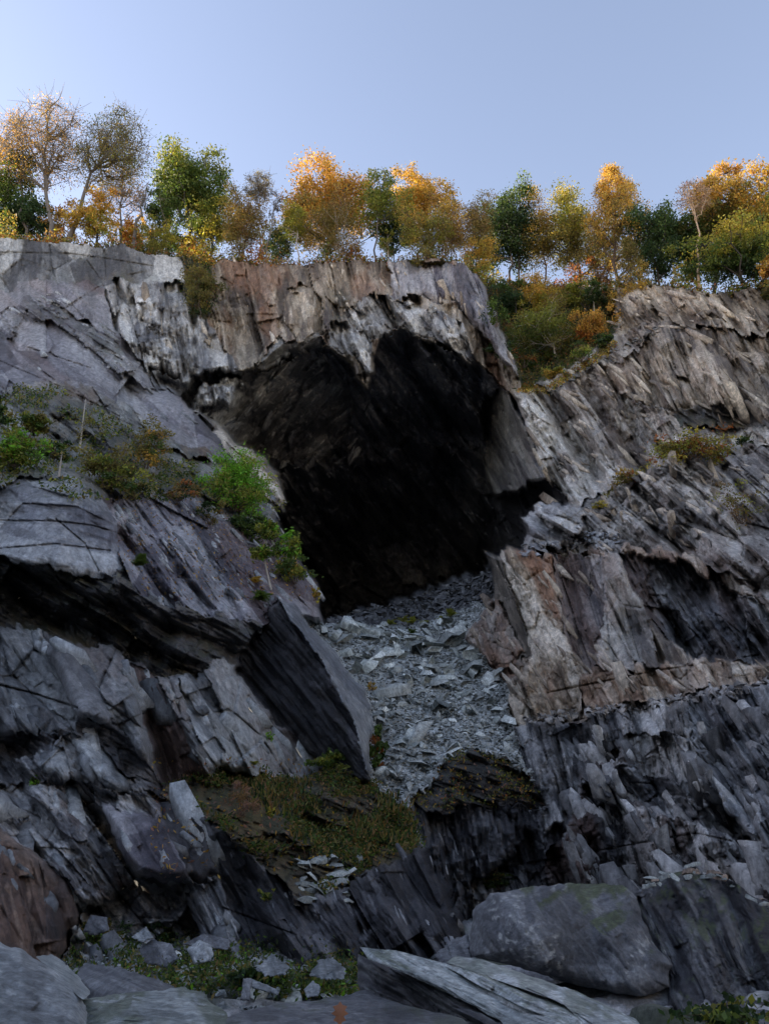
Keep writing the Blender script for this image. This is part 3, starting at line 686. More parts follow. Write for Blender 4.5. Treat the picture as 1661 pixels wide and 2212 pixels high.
slabs('lower_left_cliff', 90, (.25, 1.9), (.25, .6), R(36), [(.07, .075, .08), (.24, .25, .26), (.50, .52, .52)], 40, 'slate_splinters', '')
slabs('left_slope', 130, (.2, 1.6), (.14, .4), R(40), GREY, 20, 'slate_splinters', '', (uu > 250) & (vv > 1090))
slabs('left_cliff', 70, (.4, 2.4), (.14, .4), R(50), GREY, 10, 'slate_splinters', '', fbm(uu / 60, vv / 60, 932, 3) > .52)
slabs('ledge_wall', 36, (.15, 1.2), (.12, .34), R(28), [(.05, .05, .056), (.16, .16, .17), (.40, .41, .42)], 6, 'slate_splinters', '')
slabs('dark_gap', 16, (.2, 1.3), (.12, .3), R(14), [(.05, .05, .055), (.13, .13, .135), (.36, .36, .36)], 4, 'slate_splinters', '')
slabs('cave', 40, (.6, 3.2), (.16, .4), R(-35), [(.05, .05, .056), (.13, .13, .135), (.30, .29, .27)], 20, 'slate_splinters', '', (vv < 1010) & (uu > 420) & (uu < 800))

def surf(u, v):
    """point of the quarry face seen at (u, v)"""
    c = int(np.clip(np.searchsorted(U, u), 1, NU - 2))
    r_ = int(np.clip((v - rim[c]) / (2095 - rim[c]) * (NT - 1), 0, NT - 1))
    return P[r_, c].copy()

# plateau behind the rim
top = P[0]
cols_p = np.r_[0:NU:4, NU - 1]
rows = [top[cols_p]]
for d_, up in ((.6, .15), (2.5, .35), (6, .7), (14, 1.6), (35, 3.5), (90, 8)):
    q = top[cols_p].copy()
    k = min(1, d_ / 14)
    q[:, 1] = q[:, 1] * (1 - k) + k * np.maximum(q[:, 1], 60) + d_
    q[:, 2] += up + .3 * (fbm(q[:, 0] / 3, q[:, 1] / 3, 9, 3) - .5)
    rows.append(q)
PV = np.stack(rows)
n_r, n_c = PV.shape[:2]
qi2 = np.arange(n_r * n_c).reshape(n_r, n_c)
q2 = np.stack([qi2[:-1, :-1], qi2[:-1, 1:], qi2[1:, 1:], qi2[1:, :-1]], -1).reshape(-1, 4)
pc = lerp3([(.05, .05, .02), (.10, .085, .03), (.16, .09, .04)], fbm(PV[..., 0].ravel() / 2, PV[..., 1].ravel() / 2, 77, 3))
tag(link('hilltop_ground', make_mesh('hilltop_ground', PV.reshape(-1, 3), q2, pc, M_ROCK)), "grassy ground behind the quarry rim where the trees stand", kind='structure')

# the rest of the pit, round behind the camera
la = math.atan2(P[-1, 0, 1], P[-1, 0, 0]); ra = math.atan2(P[-1, -1, 1], P[-1, -1, 0])
ph = np.linspace(la, ra + 2 * math.pi, 90)
hs = np.linspace(0, 1, 26)
s_end = np.abs(np.linspace(-1, 1, 90)) ** 3
s_left = np.clip(1 - np.linspace(0, 1, 90) * 2.2, 0, 1)  # unseen hill on the left, raised to block the low sun
QV = []
for h in hs:
    r0 = 24 - 3 * s_end
    rr_ = r0 + h * (14 + 34 * s_end) + 1.8 * (fbm(ph * 9, ph * 0 + h * 12, 55, 4) - .5) * 2
    zz = -1 + h * (22 + 26 * s_end)
    QV.append(np.stack([rr_ * np.cos(ph), rr_ * np.sin(ph), zz], -1))
for e, up in ((12, 4), (40, 9), (120, 14)):
    rr2 = 24 - 3 * s_end + 14 + 34 * s_end + e
    zz = 21 + 26 * s_end + up + s_left * up * 1.2
    QV.append(np.stack([rr2 * np.cos(ph), rr2 * np.sin(ph), zz], -1))
QV = np.stack(QV)
for j_, c_ in ((0, 0), (-1, NU - 1)):            # both ends meet the edges of the quarry face
    rows_ = np.linspace(NT - 1, 0, len(hs)).astype(int)
    QV[:len(hs), j_] = P[rows_, c_]
    for e_ in range(3): QV[len(hs) + e_, j_] = P[0, c_] + np.array((0, (2, 14, 60)[e_], (.4, 2, 5)[e_]))
qi3 = np.arange(QV.shape[0] * 90).reshape(QV.shape[0], 90)
q3 = np.stack([qi3[:-1, :-1], qi3[1:, :-1], qi3[1:, 1:], qi3[:-1, 1:]], -1).reshape(-1, 4)
qc = lerp3(PALE, fbm(QV[..., 0].ravel() / 4, QV[..., 2].ravel() / 4, 78, 4))  # pale palette picked to bounce more light onto the cliffs
tag(link('quarry_wall', make_mesh('quarry_wall', QV.reshape(-1, 3), q3, qc, M_ROCK)), "slate wall closing the quarry behind the viewer", kind='structure')

# quarry floor
gx = np.r_[np.linspace(-30, -9, 20), np.linspace(-8.8, 10, 260), np.linspace(10.3, 30, 20)]
gy = np.r_[np.linspace(-28, 5, 24), np.linspace(5.2, 18.5, 220), np.linspace(19, 30, 8)]
X, Yg = np.meshgrid(gx, gy)
def floor_z(x, y):
    z = .55 * (fbm(x / 2.2, y / 2.2, 900, 4) - .5) + .22 * (fbm(x / .5, y / .5, 901, 3) - .5)
    return z * sstep(22, 9, y) - .40 - .35 * sstep(11, 17, y)
Zg = floor_z(X, Yg)
bx, by, ii, jj, d1, d2 = worley(X / .45, Yg / .3, 905)
Zg += .12 * (hsh(ii, jj, 2) - .5)
qi4 = np.arange(X.size).reshape(X.shape)
q4 = np.stack([qi4[:-1, :-1], qi4[:-1, 1:], qi4[1:, 1:], qi4[1:, :-1]], -1).reshape(-1, 4)
gm = sstep(.45, .6, fbm(X / 1.2, Yg / 1.2, 906, 4)).ravel()[:, None]
gc = lerp3(GREY, hsh(ii, jj, 4).ravel()) * (1 - gm * .85) + np.array((.035, .045, .018)) * gm * .85
tag(link('quarry_floor', make_mesh('quarry_floor', np.stack([X, Yg, Zg], -1).reshape(-1, 3), q4, gc, M_NEAR)), "rubble strewn quarry floor with moss and weeds", kind='structure')

# ------------------------------------------------------------------ boulders and slabs
def resample(poly, n):
    p = np.array(poly + [poly[0]], float)
    s = np.r_[0, np.cumsum(np.hypot(*np.diff(p, axis=0).T))]
    q = np.linspace(0, s[-1], n, endpoint=False)
    return np.stack([np.interp(q, s, p[:, 0]), np.interp(q, s, p[:, 1])], -1)

def rock_solid(name, label, cat, poly, ctrl, thick, pal, th=20, L=1.5, W=.35, A=.12, T=.25, streak=1.0, edge=.25, rings=46, per=200, seed=1, moss=0.0, stain=.2, jag=4.0, speck=.0):
    o = resample(poly, per)
    kk = np.linspace(0, 1, per, endpoint=False)
    c = o.mean(0)
    dirv = o - c
    rad = np.hypot(dirv[:, 0], dirv[:, 1])
    jn = jag * ((fbm(kk * 60, kk * 0, seed, 3) - .5) * 2 + (hsh(np.floor(kk * per / 5), kk * 0, seed) - .5) * .8)
    o = o + dirv / rad[:, None] * jn[:, None]
    rs = np.sin(np.linspace(0.02, 1, rings) * math.pi / 2)
    uvs, depth = [], []
    for r in rs:
        q = c + (o - c) * r
        uvs.append(q); depth.append(field(ctrl, q[:, 0], q[:, 1]) + edge * r ** 7)
    for j, r in enumerate(np.linspace(1, .05, 12)):
        q = c + (o - c) * (r * .96 if j else .985)
        e = field(ctrl, q[:, 0], q[:, 1])
        uvs.append(q); depth.append(e + edge + thick * (1 - r ** 2 * .9))
    uv = np.stack(uvs); d = np.stack(depth)
    u, v = uv[..., 0], uv[..., 1]
    k = float(np.mean(d)) / F_PX * 1.05
    x, z = u * k, v * k
    x, z = x + .12 * (fbm(x / .6, z / .6, seed + 40, 2) - .5), z + .12 * (fbm(x / .6, z / .6, seed + 70, 2) - .5)
    t_ = R(th)
    a = x * math.sin(t_) + z * math.cos(t_); b = x * math.cos(t_) - z * math.sin(t_)
    dd = np.zeros(u.shape); tone = np.zeros(u.shape)
    for o_, sc in enumerate((1, .4, .15)):
        d_, t_n = facet(a, b, L * sc, W * sc, A * sc * 1.5, T * 3.0, seed + o_ * 5)
        dd += d_; tone += .32 * t_n
    st = fbm(b / (W * .2), a / (L * .8), seed + 300, 4)
    dd += (st - .5) * .3 * A * streak + .10 * A * (fbm(x / .03, z / .03, seed + 5, 3) - .5)
    t = tone + .5 * (fbm(x / .8, z / .8, seed + 400, 4) - .5) + .6 * streak * (st - .5)
    col = lerp3(pal, t * 1.1)
    se = sstep(.54, .68, fbm(x / .25, z / 1.4, seed + 600, 4))[..., None] * stain
    col = col * (1 - se) + np.array((.04, .04, .044)) * se
    if speck:
        sp = (sstep(.60, .66, fbm(x / .06, z / .06, seed + 640, 3)) * sstep(.46, .6, fbm(x / .6, z / .6, seed + 641, 3)))[..., None] * speck
        col = col * (1 - sp) + np.array((.42, .43, .41)) * sp
    Pq = at(u, v, d + dd)
    if moss:
        du_ = np.roll(Pq, -1, 1) - np.roll(Pq, 1, 1); dv_ = np.gradient(Pq, axis=0)
        n_ = np.cross(du_, dv_); n_ /= np.linalg.norm(n_, axis=-1, keepdims=True) + 1e-9
        n_ *= np.sign(((Pq - Pq.reshape(-1, 3).mean(0)) * n_).sum(-1, keepdims=True))
        ms = (sstep(.80, .93, n_[..., 2]) * sstep(.42, .55, fbm(x / .25, z / .25, seed + 700, 4)) * moss)[..., None]
        col = col * (1 - ms) + np.array((.065, .085, .022)) * (.5 + fbm(x / .04, z / .04, seed + 720, 3)[..., None]) * ms
    nr = Pq.shape[0]
    idx = np.arange(nr * per).reshape(nr, per)
    q = np.stack([idx[:-1], np.roll(idx[:-1], -1, 1), np.roll(idx[1:], -1, 1), idx[1:]], -1).reshape(-1, 4)
    V = np.concatenate([Pq.reshape(-1, 3), Pq[0].mean(0)[None], Pq[-1].mean(0)[None]])
    n0 = nr * per
    ar = np.arange(per)
    t1 = np.stack([np.full(per, n0), (ar + 1) % per, ar], -1)
    t2 = np.stack([np.full(per, n0 + 1), (nr - 1) * per + ar, (nr - 1) * per + (ar + 1) % per], -1)
    cc = np.concatenate([col.reshape(-1, 3), col[0, :1], col[-1, :1]])
    ob = link(name, make_mesh(name, V, [q, t1, t2], cc, M_NEAR))
    tag(ob, label, cat)
    return ob

BLUE = [(.11, .125, .13), (.23, .25, .26), (.40, .425, .43)]
DKB = [(.06, .064, .072), (.13, .136, .147), (.26, .27, .28)]
rock_solid('boulder', "rounded blue grey boulder cut off by the lower left corner", "boulder",
    [(-90, 2020), (0, 2036), (45, 2050), (85, 2075), (125, 2102), (160, 2138), (186, 2172), (192, 2270), (-90, 2290)],
    [(0, 2045, 6.3), (180, 2160, 5.6), (0, 2220, 4.9)], 1.2, BLUE, th=60, L=1.0, W=.45, A=.10, T=.18, edge=.35, seed=11, stain=.35)
rock_solid('rock_slab', "pale grey flat slab lying between the corner boulder and the rubble", "rock slab",
    [(180, 2160), (250, 2148), (330, 2140), (400, 2132), (446, 2146), (452, 2164), (490, 2186), (488, 2260), (180, 2270)],
    [(200, 2150, 6.7), (440, 2140, 6.9), (300, 2212, 5.6)], .5, [(.16, .18, .18), (.28, .31, .31), (.40, .43, .42)], th=84, L=1.4, W=.16, A=.07, T=.3, edge=.12, seed=12, moss=.5)
rock_solid('boulder', "wedge shaped dark block with a pale sloping top behind the flat slab", "boulder",
    [(163, 2110), (182, 2080), (262, 2090), (345, 2118), (398, 2142), (335, 2158), (200, 2170), (185, 2150)],
    [(185, 2082, 9.2), (395, 2140, 8.2), (190, 2120, 8.2), (330, 2150, 7.7), (200, 2160, 7.9), (280, 2116, 7.9)], .8, DKB, th=72, L=1.2, W=.4, A=.05, T=.12, edge=.06, seed=13)
rock_solid('rock_slab', "pale broken slab leaning behind the corner boulder", "rock slab",
    [(78, 2066), (112, 2060), (150, 2086), (172, 2112), (196, 2142), (180, 2160), (150, 2135), (110, 2100)],
    [(80, 2066, 7.6), (190, 2140, 7.0), (120, 2100, 7.0)], .3, [(.2, .22, .22), (.32, .35, .35), (.45, .48, .47)], th=60, L=.6, W=.15, A=.06, T=.3, edge=.08, rings=24, per=90, seed=14)
rock_solid('rock_slab', "dark flat slab with a fallen oak leaf on it", "rock slab",
    [(455, 2260), (470, 2205), (520, 2186), (600, 2168), (690, 2160), (790, 2140), (860, 2168), (1000, 2200), (1060, 2270)],
    [(520, 2186, 7.4), (790, 2142, 8.2), (700, 2212, 6.4), (1000, 2210, 6.6)], .5, DKB, th=80, L=1.6, W=.22, A=.06, T=.25, edge=.10, seed=15, moss=.3)
rock_solid('boulder', "big smooth grey boulder with moss along its top on the right", "boulder",
    [(1016, 1995), (1022, 1966), (1058, 1932), (1130, 1916), (1230, 1908), (1345, 1912), (1372, 1935), (1382, 1972), (1412, 2040), (1452, 2085), (1440, 2108), (1446, 2132), (1392, 2152), (1330, 2146), (1220, 2122), (1130, 2092), (1016, 2066)],
    [(1060, 1935, 11.7), (1340, 1915, 11.8), (1230, 1909, 12.2), (1200, 1935, 11.3), (1020, 2060, 11.1), (1220, 2110, 10.7), (1440, 2120, 10.9), (1230, 2000, 10.9), (1400, 2030, 11.2)], 2.4, DKB, th=35, L=3.0, W=1.3, A=.16, T=.17, streak=.5, edge=.42, rings=70, per=280, seed=16, moss=.7, stain=.25, speck=.75)
rock_solid('boulder', "small dark rock tucked against the left foot of the mossy boulder", "boulder",
    [(935, 2065), (972, 2032), (1012, 2016), (1022, 2072), (960, 2090)], [(940, 2060, 12), (1015, 2020, 12.4), (1000, 2080, 11.6)], .8, DKB, L=.8, W=.4, A=.06, T=.15, edge=.15, rings=24, per=90, seed=17)
rock_solid('rock_outcrop', "black rubble topped outcrop right of the mossy boulder", "outcrop",
    [(1366, 1930), (1420, 1892), (1480, 1880), (1560, 1888), (1661, 1958), (1860, 2010), (1860, 2290), (1420, 2290), (1450, 2110), (1404, 2040)],
    [(1400, 1910, 13.0), (1560, 1890, 13.2), (1661, 1960, 12.4), (1450, 2150, 10.8), (1661, 2200, 10.0), (1500, 2020, 12.0)], 3, [(.025, .025, .03), (.06, .06, .066), (.22, .225, .23)], th=25, L=1.2, W=.30, A=.45, T=.5, edge=.3, rings=90, per=300, seed=18, moss=.6, stain=.3)
rock_solid('rock_slab', "long pale slab sloping down to the right across the foreground", "rock slab",
    [(778, 2046), (860, 2054), (950, 2078), (1060, 2110), (1200, 2160), (1330, 2222), (1400, 2290), (1180, 2290), (1080, 2205), (960, 2140), (850, 2092), (795, 2072)],
    [(780, 2048, 8.6), (860, 2090, 7.9), (1060, 2112, 7.6), (1080, 2200, 6.7), (1330, 2225, 6.2), (1200, 2260, 5.9)], .22, [(.15, .17, .17), (.38, .42, .42), (.58, .61, .60)], th=62, L=3.0, W=.12, A=.07, T=.4, streak=1.3, edge=.06, per=260, seed=19, moss=.5)
rock_solid('rock_slab', "upper pale slab overlapping the long foreground slab below the mossy boulder", "rock slab",
    [(960, 2078), (985, 2066), (1040, 2072), (1120, 2100), (1240, 2140), (1370, 2200), (1440, 2290), (1340, 2290), (1290, 2200), (1130, 2132), (1010, 2096)],
    [(985, 2070, 8.9), (1240, 2142, 7.6), (1010, 2095, 8.1), (1370, 2205, 6.8), (1290, 2210, 6.4)], .22, [(.17, .19, .19), (.40, .44, .44), (.58, .61, .60)], th=62, L=3.2, W=.14, A=.06, T=.35, streak=1.3, edge=.06, per=240, seed=20, moss=.4)
rock_solid('rock_block', "dark layered block under the long foreground slab", "rock block",
    [(775, 2062), (800, 2072), (870, 2100), (980, 2150), (1090, 2210), (1180, 2290), (860, 2290), (800, 2200), (770, 2120)],
    [(780, 2070, 8.8), (980, 2155, 7.7), (780, 2190, 8.4), (1000, 2250, 6.9)], .8, [(.03, .03, .034), (.07, .072, .08), (.2, .21, .21)], th=60, L=1.2, W=.16, A=.5, T=.5, streak=1.2, edge=.15, seed=21)
rock_solid('boulder', "dull grey block on the weeds left of the long foreground slab", "boulder",
    [(668, 2106), (688, 2076), (722, 2070), (748, 2094), (742, 2114), (700, 2116)], [(690, 2078, 10.6), (740, 2095, 10.2), (690, 2112, 9.9)], .5, BLUE, L=.5, W=.3, A=.05, T=.2, edge=.08, rings=24, per=90, seed=22)
rock_solid('boulder', "pointed grey block among the weeds in the middle of the floor", "boulder",
    [(552, 2092), (588, 2060), (626, 2090), (618, 2106), (572, 2108)], [(588, 2062, 11.0), (620, 2100, 10.2), (560, 2100, 10.3)], .5, BLUE, L=.5, W=.3, A=.05, T=.2, edge=.08, rings=24, per=90, seed=23)
for k_, (lab, poly, Yk) in enumerate((
    ("dark grey block below the overhang at the back of the rubble", [(300, 2052), (330, 2030), (372, 2040), (388, 2072), (360, 2090), (318, 2082)], 13.2),
    ("dark squarish block beside the tallest weeds under the pale wall", [(404, 2050), (430, 2030), (458, 2040), (462, 2076), (420, 2084)], 12.6),
    ("pale plate tilted against the foot of the lower left cliff", [(395, 2040), (440, 2016), (500, 2030), (492, 2052), (430, 2046)], 14.2),
    ("white grey stone lying on weeds under the rust stained wall", [(286, 2024), (316, 2002), (332, 2026), (306, 2038)], 13.6),
    ("blocky grey rock in the shade under the lower left overhang", [(180, 2012), (196, 1976), (232, 1982), (236, 2010), (206, 2022)], 14.6),
    ("thin plank shaped slab lying in the weeds in the middle", [(528, 2120), (540, 2112), (606, 2140), (600, 2150), (548, 2136)], 9.6),
    ("upright thin slab standing left of the plank shaped slab", [(520, 2160), (526, 2112), (546, 2114), (540, 2164)], 9.2),
    ("grey stone half sunk in weeds right of the pointed block", [(655, 2138), (676, 2118), (694, 2132), (688, 2152), (664, 2156)], 9.2))):
    b0 = np.array(poly)
    rock_solid('stone_slab', lab, "stone", poly, [(b0[:, 0].min(), b0[:, 1].min(), Yk + .3), (b0[:, 0].max(), b0[:, 1].min(), Yk + .25), (b0[:, 0].mean(), b0[:, 1].max(), Yk - .3)],
               .4, BLUE if k_ % 2 else DKB, L=.5, W=.25, A=.05, T=.25, edge=.07, rings=18, per=70, seed=40 + k_, jag=2.0)

# ------------------------------------------------------------------ loose stones
rs = np.random.default_rng(7)
def stone_geo(g):
    n = int(g.integers(5, 8))
    an = np.sort(g.uniform(0, 2 * math.pi, n) * .35 + np.linspace(0, 2 * math.pi, n, endpoint=False) * .95)
    rx, ry, hz = 1.0, g.uniform(.4, .8), g.uniform(.07, .22)
    rr_ = g.uniform(.75, 1.1, n)
    b_ = np.stack([np.cos(an) * rx * rr_, np.sin(an) * ry * rr_, -hz + g.uniform(-.06, .06, n)], -1)
    sh = g.uniform(.55, .95)
    t_ = np.stack([np.cos(an) * rx * rr_ * sh + g.uniform(-.1, .15), np.sin(an) * ry * rr_ * sh + g.uniform(-.1, .1), hz + g.uniform(-.12, .12, n)], -1)
    V = np.concatenate([b_, t_, t_.mean(0)[None]])
    ar = np.arange(n); nx = (ar + 1) % n
    q = np.stack([ar, nx, nx + n, ar + n], -1)
    t1 = np.stack([ar + n, nx + n, np.full(n, 2 * n)], -1)
    return V * .5, q, t1
VAR = [stone_geo(rs) for _ in range(14)]
def rotm(ax, ay, az):
    return np.array(Euler((ax, ay, az)).to_matrix())
STONE_ME = {}
def stone_mesh(i, tone):
    k = (i, tone)
    if k not in STONE_ME:
        V, q, t = VAR[i]
        c = np.array([(.31, .33, .305), (.45, .47, .435), (.62, .64, .595), (.34, .26, .20)][tone])
        STONE_ME[k] = make_mesh('slate_stone', V, [q, t], np.tile(c, (len(V), 1)), M_STONE)
    return STONE_ME[k]

def grid_points(objs, n, g, cond=None):
    ids = [i for i, nm in enumerate(names) if nm in objs]
    m = np.isin(rid, ids) & (uu > -10) & (uu < 1670)
    if cond is not None: m &= cond
    idx = np.flatnonzero(m.ravel())
    w = (P[..., 1].ravel()[idx]) ** 2           # even spread over the ground rather than over the picture
    k = g.choice(idx, n, p=w / w.sum())
    return P.reshape(-1, 3)[k], uu.ravel()[k], vv.ravel()[k], k

def stones_individual(pts, sizes, label, group, cat="stone", tilt=.45, slope=.45, tones=(0, 1, 1, 2)):
    for p, s in zip(pts, sizes):
        o = link('slate_stone', stone_mesh(int(rs.integers(14)), int(rs.choice(tones))))
        o.location = p + np.array((0, -.1 * s, .12 * s))
        o.rotation_euler = (slope + rs.normal(0, tilt), rs.normal(0, tilt), rs.uniform(0, 6.28))
        o.scale = (s, s, s * rs.uniform(.6, 1.3))
        lb = label(p, s) if callable(label) else label
        tag(o, lb, cat, group)

def stones_stuff(name, label, pts, sizes, cols, slope=.45, tilt=.5):
    Vs, Q, T3, CC, off = [], [], [], [], 0
    for p, s, c in zip(pts, sizes, cols):
        V, q, t = VAR[int(rs.integers(14))]
        V = (V * (s, s, s * rs.uniform(.6, 1.3))) @ rotm(slope + rs.normal(0, tilt), rs.normal(0, tilt), rs.uniform(0, 6.28)).T + p
        Vs.append(V); Q.append(q + off); T3.append(t + off); CC.append(np.tile(c, (len(V), 1))); off += len(V)
    o = link(name, make_mesh(name, np.concatenate(Vs), [np.concatenate(Q), np.concatenate(T3)], np.concatenate(CC), M_STONE))
    return tag(o, label, kind='stuff')

def tones_for(n, base=((.27, .285, .265), (.45, .47, .437), (.67, .69, .645))):
    return lerp3(list(base), rs.uniform(0, 1, n))

def scree_label(p, s):
    y = p[1]
    zone = "at the scree crest" if y > 41 else "high on the scree" if y > 37 else "halfway down the scree" if y > 32.5 else "at the scree foot"
    c = np.interp(y, [26, 33, 40, 45], [2.6, 2.6, 2.0, 1.5])
    side = "towards the leaning slab" if p[0] < c - 1.2 else "towards the brown buttress" if p[0] > c + 1.6 else "between slab and buttress"
    return "%s slate stone %s, %s" % ("large flat" if s > 1.0 else "medium flat" if s > .6 else "small flat", zone, side)
pt, pu, pv, _ = grid_points({'scree_slope'}, 225, rs, (vv > 1345) & (vv < 1740) & (uu > 690))
sz = np.where(pv < 1480, rs.gamma(2.2, .27, 225) + .35, rs.gamma(2, .16, 225) + .28)
stones_individual(pt, np.clip(sz, .3, 1.7), scree_label, "loose stones on the scree")
for u_, v_, s_, az_, lb in ((965, 1398, 2.1, .3, "largest pale block high on the right of the scree"), (925, 1378, 1.5, .9, "dark block above the largest pale block of the scree"),
        (900, 1405, 1.5, 2.4, "long pale plate left of the largest block of the scree"), (848, 1392, 1.4, 1.2, "tilted grey plate in the upper middle of the scree"),
        (745, 1420, 1.6, 2.0, "grey slab propped beside the pale edge of the leaning slab"), (775, 1360, 1.1, .2, "pale upright stone on the scree crest near the leaning slab"),
        (845, 1510, 1.9, 1.5, "white ribbed rock sticking out of the middle of the scree"), (940, 1485, 1.5, 2.8, "smooth whitish rock in fine gravel right of the ribbed rock"),
        (905, 1660, 1.0, .6, "flat brown grey stone low on the scree above the black bank"), (985, 1375, 1.0, 1.9, "small pale slab under the rusty boulder right of the scree crest")):
    stones_individual([surf(u_, v_)], [s_], lb, None, tilt=.15, tones=(2, 2, 1))
pt, pu, pv, _ = grid_points({'scree_slope'}, 12000, rs, (uu > 640))
stones_stuff('scree_rubble', "small slate rubble covering the scree", pt, np.clip(rs.gamma(1.4, .085, 12000) + .06, .06, .45), tones_for(12000))
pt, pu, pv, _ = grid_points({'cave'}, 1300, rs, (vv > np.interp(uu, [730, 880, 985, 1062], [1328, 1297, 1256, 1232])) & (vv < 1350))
stones_stuff('cave_rubble', "rubble on the cave floor, toned dark for the shade there", pt, np.clip(rs.gamma(1.8, .2, 1300) + .12, .1, 1.0), tones_for(1300, ((.05, .05, .052), (.09, .09, .092), (.16, .16, .16))))  # shade of the cave floor put into the stone tones
pt, pu, pv, _ = grid_points({'grass_ledge', 'ledge_wall'}, 32, rs, (vv > 1862) & (vv < 1952) & (uu > 645) & (uu < 770))
stones_individual(pt, rs.uniform(.22, .62, 32), "pale angular stone in the heap on the grassy ledge", "pale stones on the ledge", tilt=.16, slope=.55, tones=(0, 0, 0, 1))
# rubble strips on the shelves
sh_m = (np.abs(vv - np.interp(uu, [1110, 1350, 1500, 1661], [1560, 1527, 1505, 1474])) < 9) & (uu > 1110)
pt, pu, pv, _ = grid_points({'buttress', 'lower_right_cliff'}, 260, rs, sh_m)
stones_stuff('shelf_rubble', "slate chips along the shelf under the buttress", pt, rs.uniform(.12, .5, 260), tones_for(260, ((.16, .15, .14), (.28, .26, .24), (.42, .39, .36))))
sh_m = (uu > 1120) & (uu < 1340) & (np.abs(vv - np.interp(uu, [1130, 1200, 1260, 1340], [1187, 1186, 1165, 1165])) < 14)
pt, pu, pv, _ = grid_points({'buttress'}, 170, rs, sh_m)
stones_stuff('shelf_rubble', "slate chips on top of the buttress", pt, rs.uniform(.15, .7, 170), tones_for(170, ((.14, .14, .15), (.24, .24, .25), (.36, .36, .36))))
sh_m = (uu > 1180) & (uu < 1420) & (np.abs(vv - np.interp(uu, [1180, 1310, 1420], [850, 770, 712])) < 8)
pt, pu, pv, _ = grid_points({'right_cliff', 'gully'}, 120, rs, sh_m)
stones_stuff('shelf_rubble', "slate plates along the upper right edge", pt, rs.uniform(.2, .9, 120), tones_for(120, ((.14, .13, .12), (.26, .25, .23), (.38, .36, .33))))

def floor_pts(u, v):
    """where the picture rays meet the quarry floor"""
    a, dy, dz_ = ray(np.asarray(u, float), np.asarray(v, float))
    t = CAM[2] / -dz_
    for _ in range(6):
        t = (CAM[2] - floor_z(a * t, dy * t)) / -dz_
    return np.stack([a * t, dy * t, CAM[2] + dz_ * t], -1)
def floor_pt(u, v):
    return floor_pts([u], [v])[0]
fu, fv = rs.uniform(120, 830, 70), 2000 + 170 * rs.uniform(0, 1, 70)
fp = floor_pts(fu, fv)
stones_individual(fp, np.clip(rs.gamma(2, .13, 70) + .1, .12, .8), lambda p, s: "%s grey stone among floor weeds, %s, %s" % ("larger" if s > .42 else "middling" if s > .25 else "small", "near the cliff foot" if p[1] > 14 else "halfway out" if p[1] > 11 else "close to the foreground slabs", "on the left" if p[0] < -3 else "in the middle" if p[0] < -.8 else "by the long pale slab"), "loose stones on the quarry floor", slope=.1, tones=(0, 0, 1, 2))
fu, fv = rs.uniform(60, 1000, 2600), 1985 + 205 * rs.uniform(0, 1, 2600)
fp = floor_pts(fu, fv)
stones_stuff('floor_rubble', "slate chips scattered over the quarry floor", fp, np.clip(rs.gamma(1.5, .06, 2600) + .03, .03, .4), tones_for(2600, ((.10, .115, .12), (.2, .22, .22), (.36, .39, .38))), slope=.1)
# rubble on the outcrop
def near_pts(n, us, vs, Yf):
    u = rs.uniform(us[0], us[1], n)
    v = np.interp(u, vs[0], vs[1]) + rs.normal(0, 7, n)
    return at(u, v, Yf + rs.normal(0, .25, n))
stones_individual(near_pts(28, (1400, 1661), ([1400, 1480, 1560, 1661], [1905, 1886, 1896, 1962]), 13.1), rs.uniform(.12, .32, 28), "pale broken stone on top of the black outcrop", "pale stones on the outcrop", slope=.15, tilt=.2, tones=(0, 0, 0, 3))

# ------------------------------------------------------------------ plants
class Geo:
    def __init__(s): s.V, s.F, s.C, s.n = [], [], [], 0
    def add(s, V, F, c):
        s.V.append(V); s.F.append(F + s.n); s.C.append(c); s.n += len(V)
    def tube(s, pts, rad, col, sides=5):
        pts = np.asarray(pts, float); n = len(pts)
        rad = np.broadcast_to(np.asarray(rad, float), (n,))
        tan = np.gradient(pts, axis=0); tan /= np.linalg.norm(tan, axis=1, keepdims=True) + 1e-9
        ref = np.where(np.abs(tan[:, 2:3]) > .9, np.array([[1., 0, 0]]), np.array([[0, 0, 1.]]))
        a = np.cross(tan, ref); a /= np.linalg.norm(a, axis=1, keepdims=True) + 1e-9
        b = np.cross(tan, a)
        th = np.linspace(0, 2 * math.pi, sides, endpoint=False)
        V = pts[:, None] + rad[:, None, None] * (np.cos(th)[None, :, None] * a[:, None] + np.sin(th)[None, :, None] * b[:, None])
        i = np.arange(n * sides).reshape(n, sides)
        q = np.stack([i[:-1], np.roll(i[:-1], -1, 1), np.roll(i[1:], -1, 1), i[1:]], -1).reshape(-1, 4)
        s.add(V.reshape(-1, 3), q, np.tile(np.asarray(col, float), (n * sides, 1)))
    def leaves(s, cen, size, col, g, droop=0.0, asp=.6):
        n = len(cen)
        if n == 0: return
        a = g.normal(0, 1, (n, 3)); a[:, 2] = a[:, 2] * (1 - droop * .5) - droop * 1.6
        a /= np.linalg.norm(a, axis=1, keepdims=True)
        b = np.cross(a, g.normal(0, 1, (n, 3))); b /= np.linalg.norm(b, axis=1, keepdims=True) + 1e-9
        sz = (np.asarray(size) * g.uniform(.6, 1.3, n))[:, None]
        V = np.stack([cen + a * sz * .6, cen + b * sz * asp * .5, cen - a * sz * .6, cen - b * sz * asp * .5], 1).reshape(-1, 3)
        s.add(V, np.arange(4 * n).reshape(n, 4), np.repeat(col, 4, axis=0))
    def mesh(s, name, mat):
        return make_mesh(name, np.concatenate(s.V), np.concatenate(s.F), np.concatenate(s.C), mat)

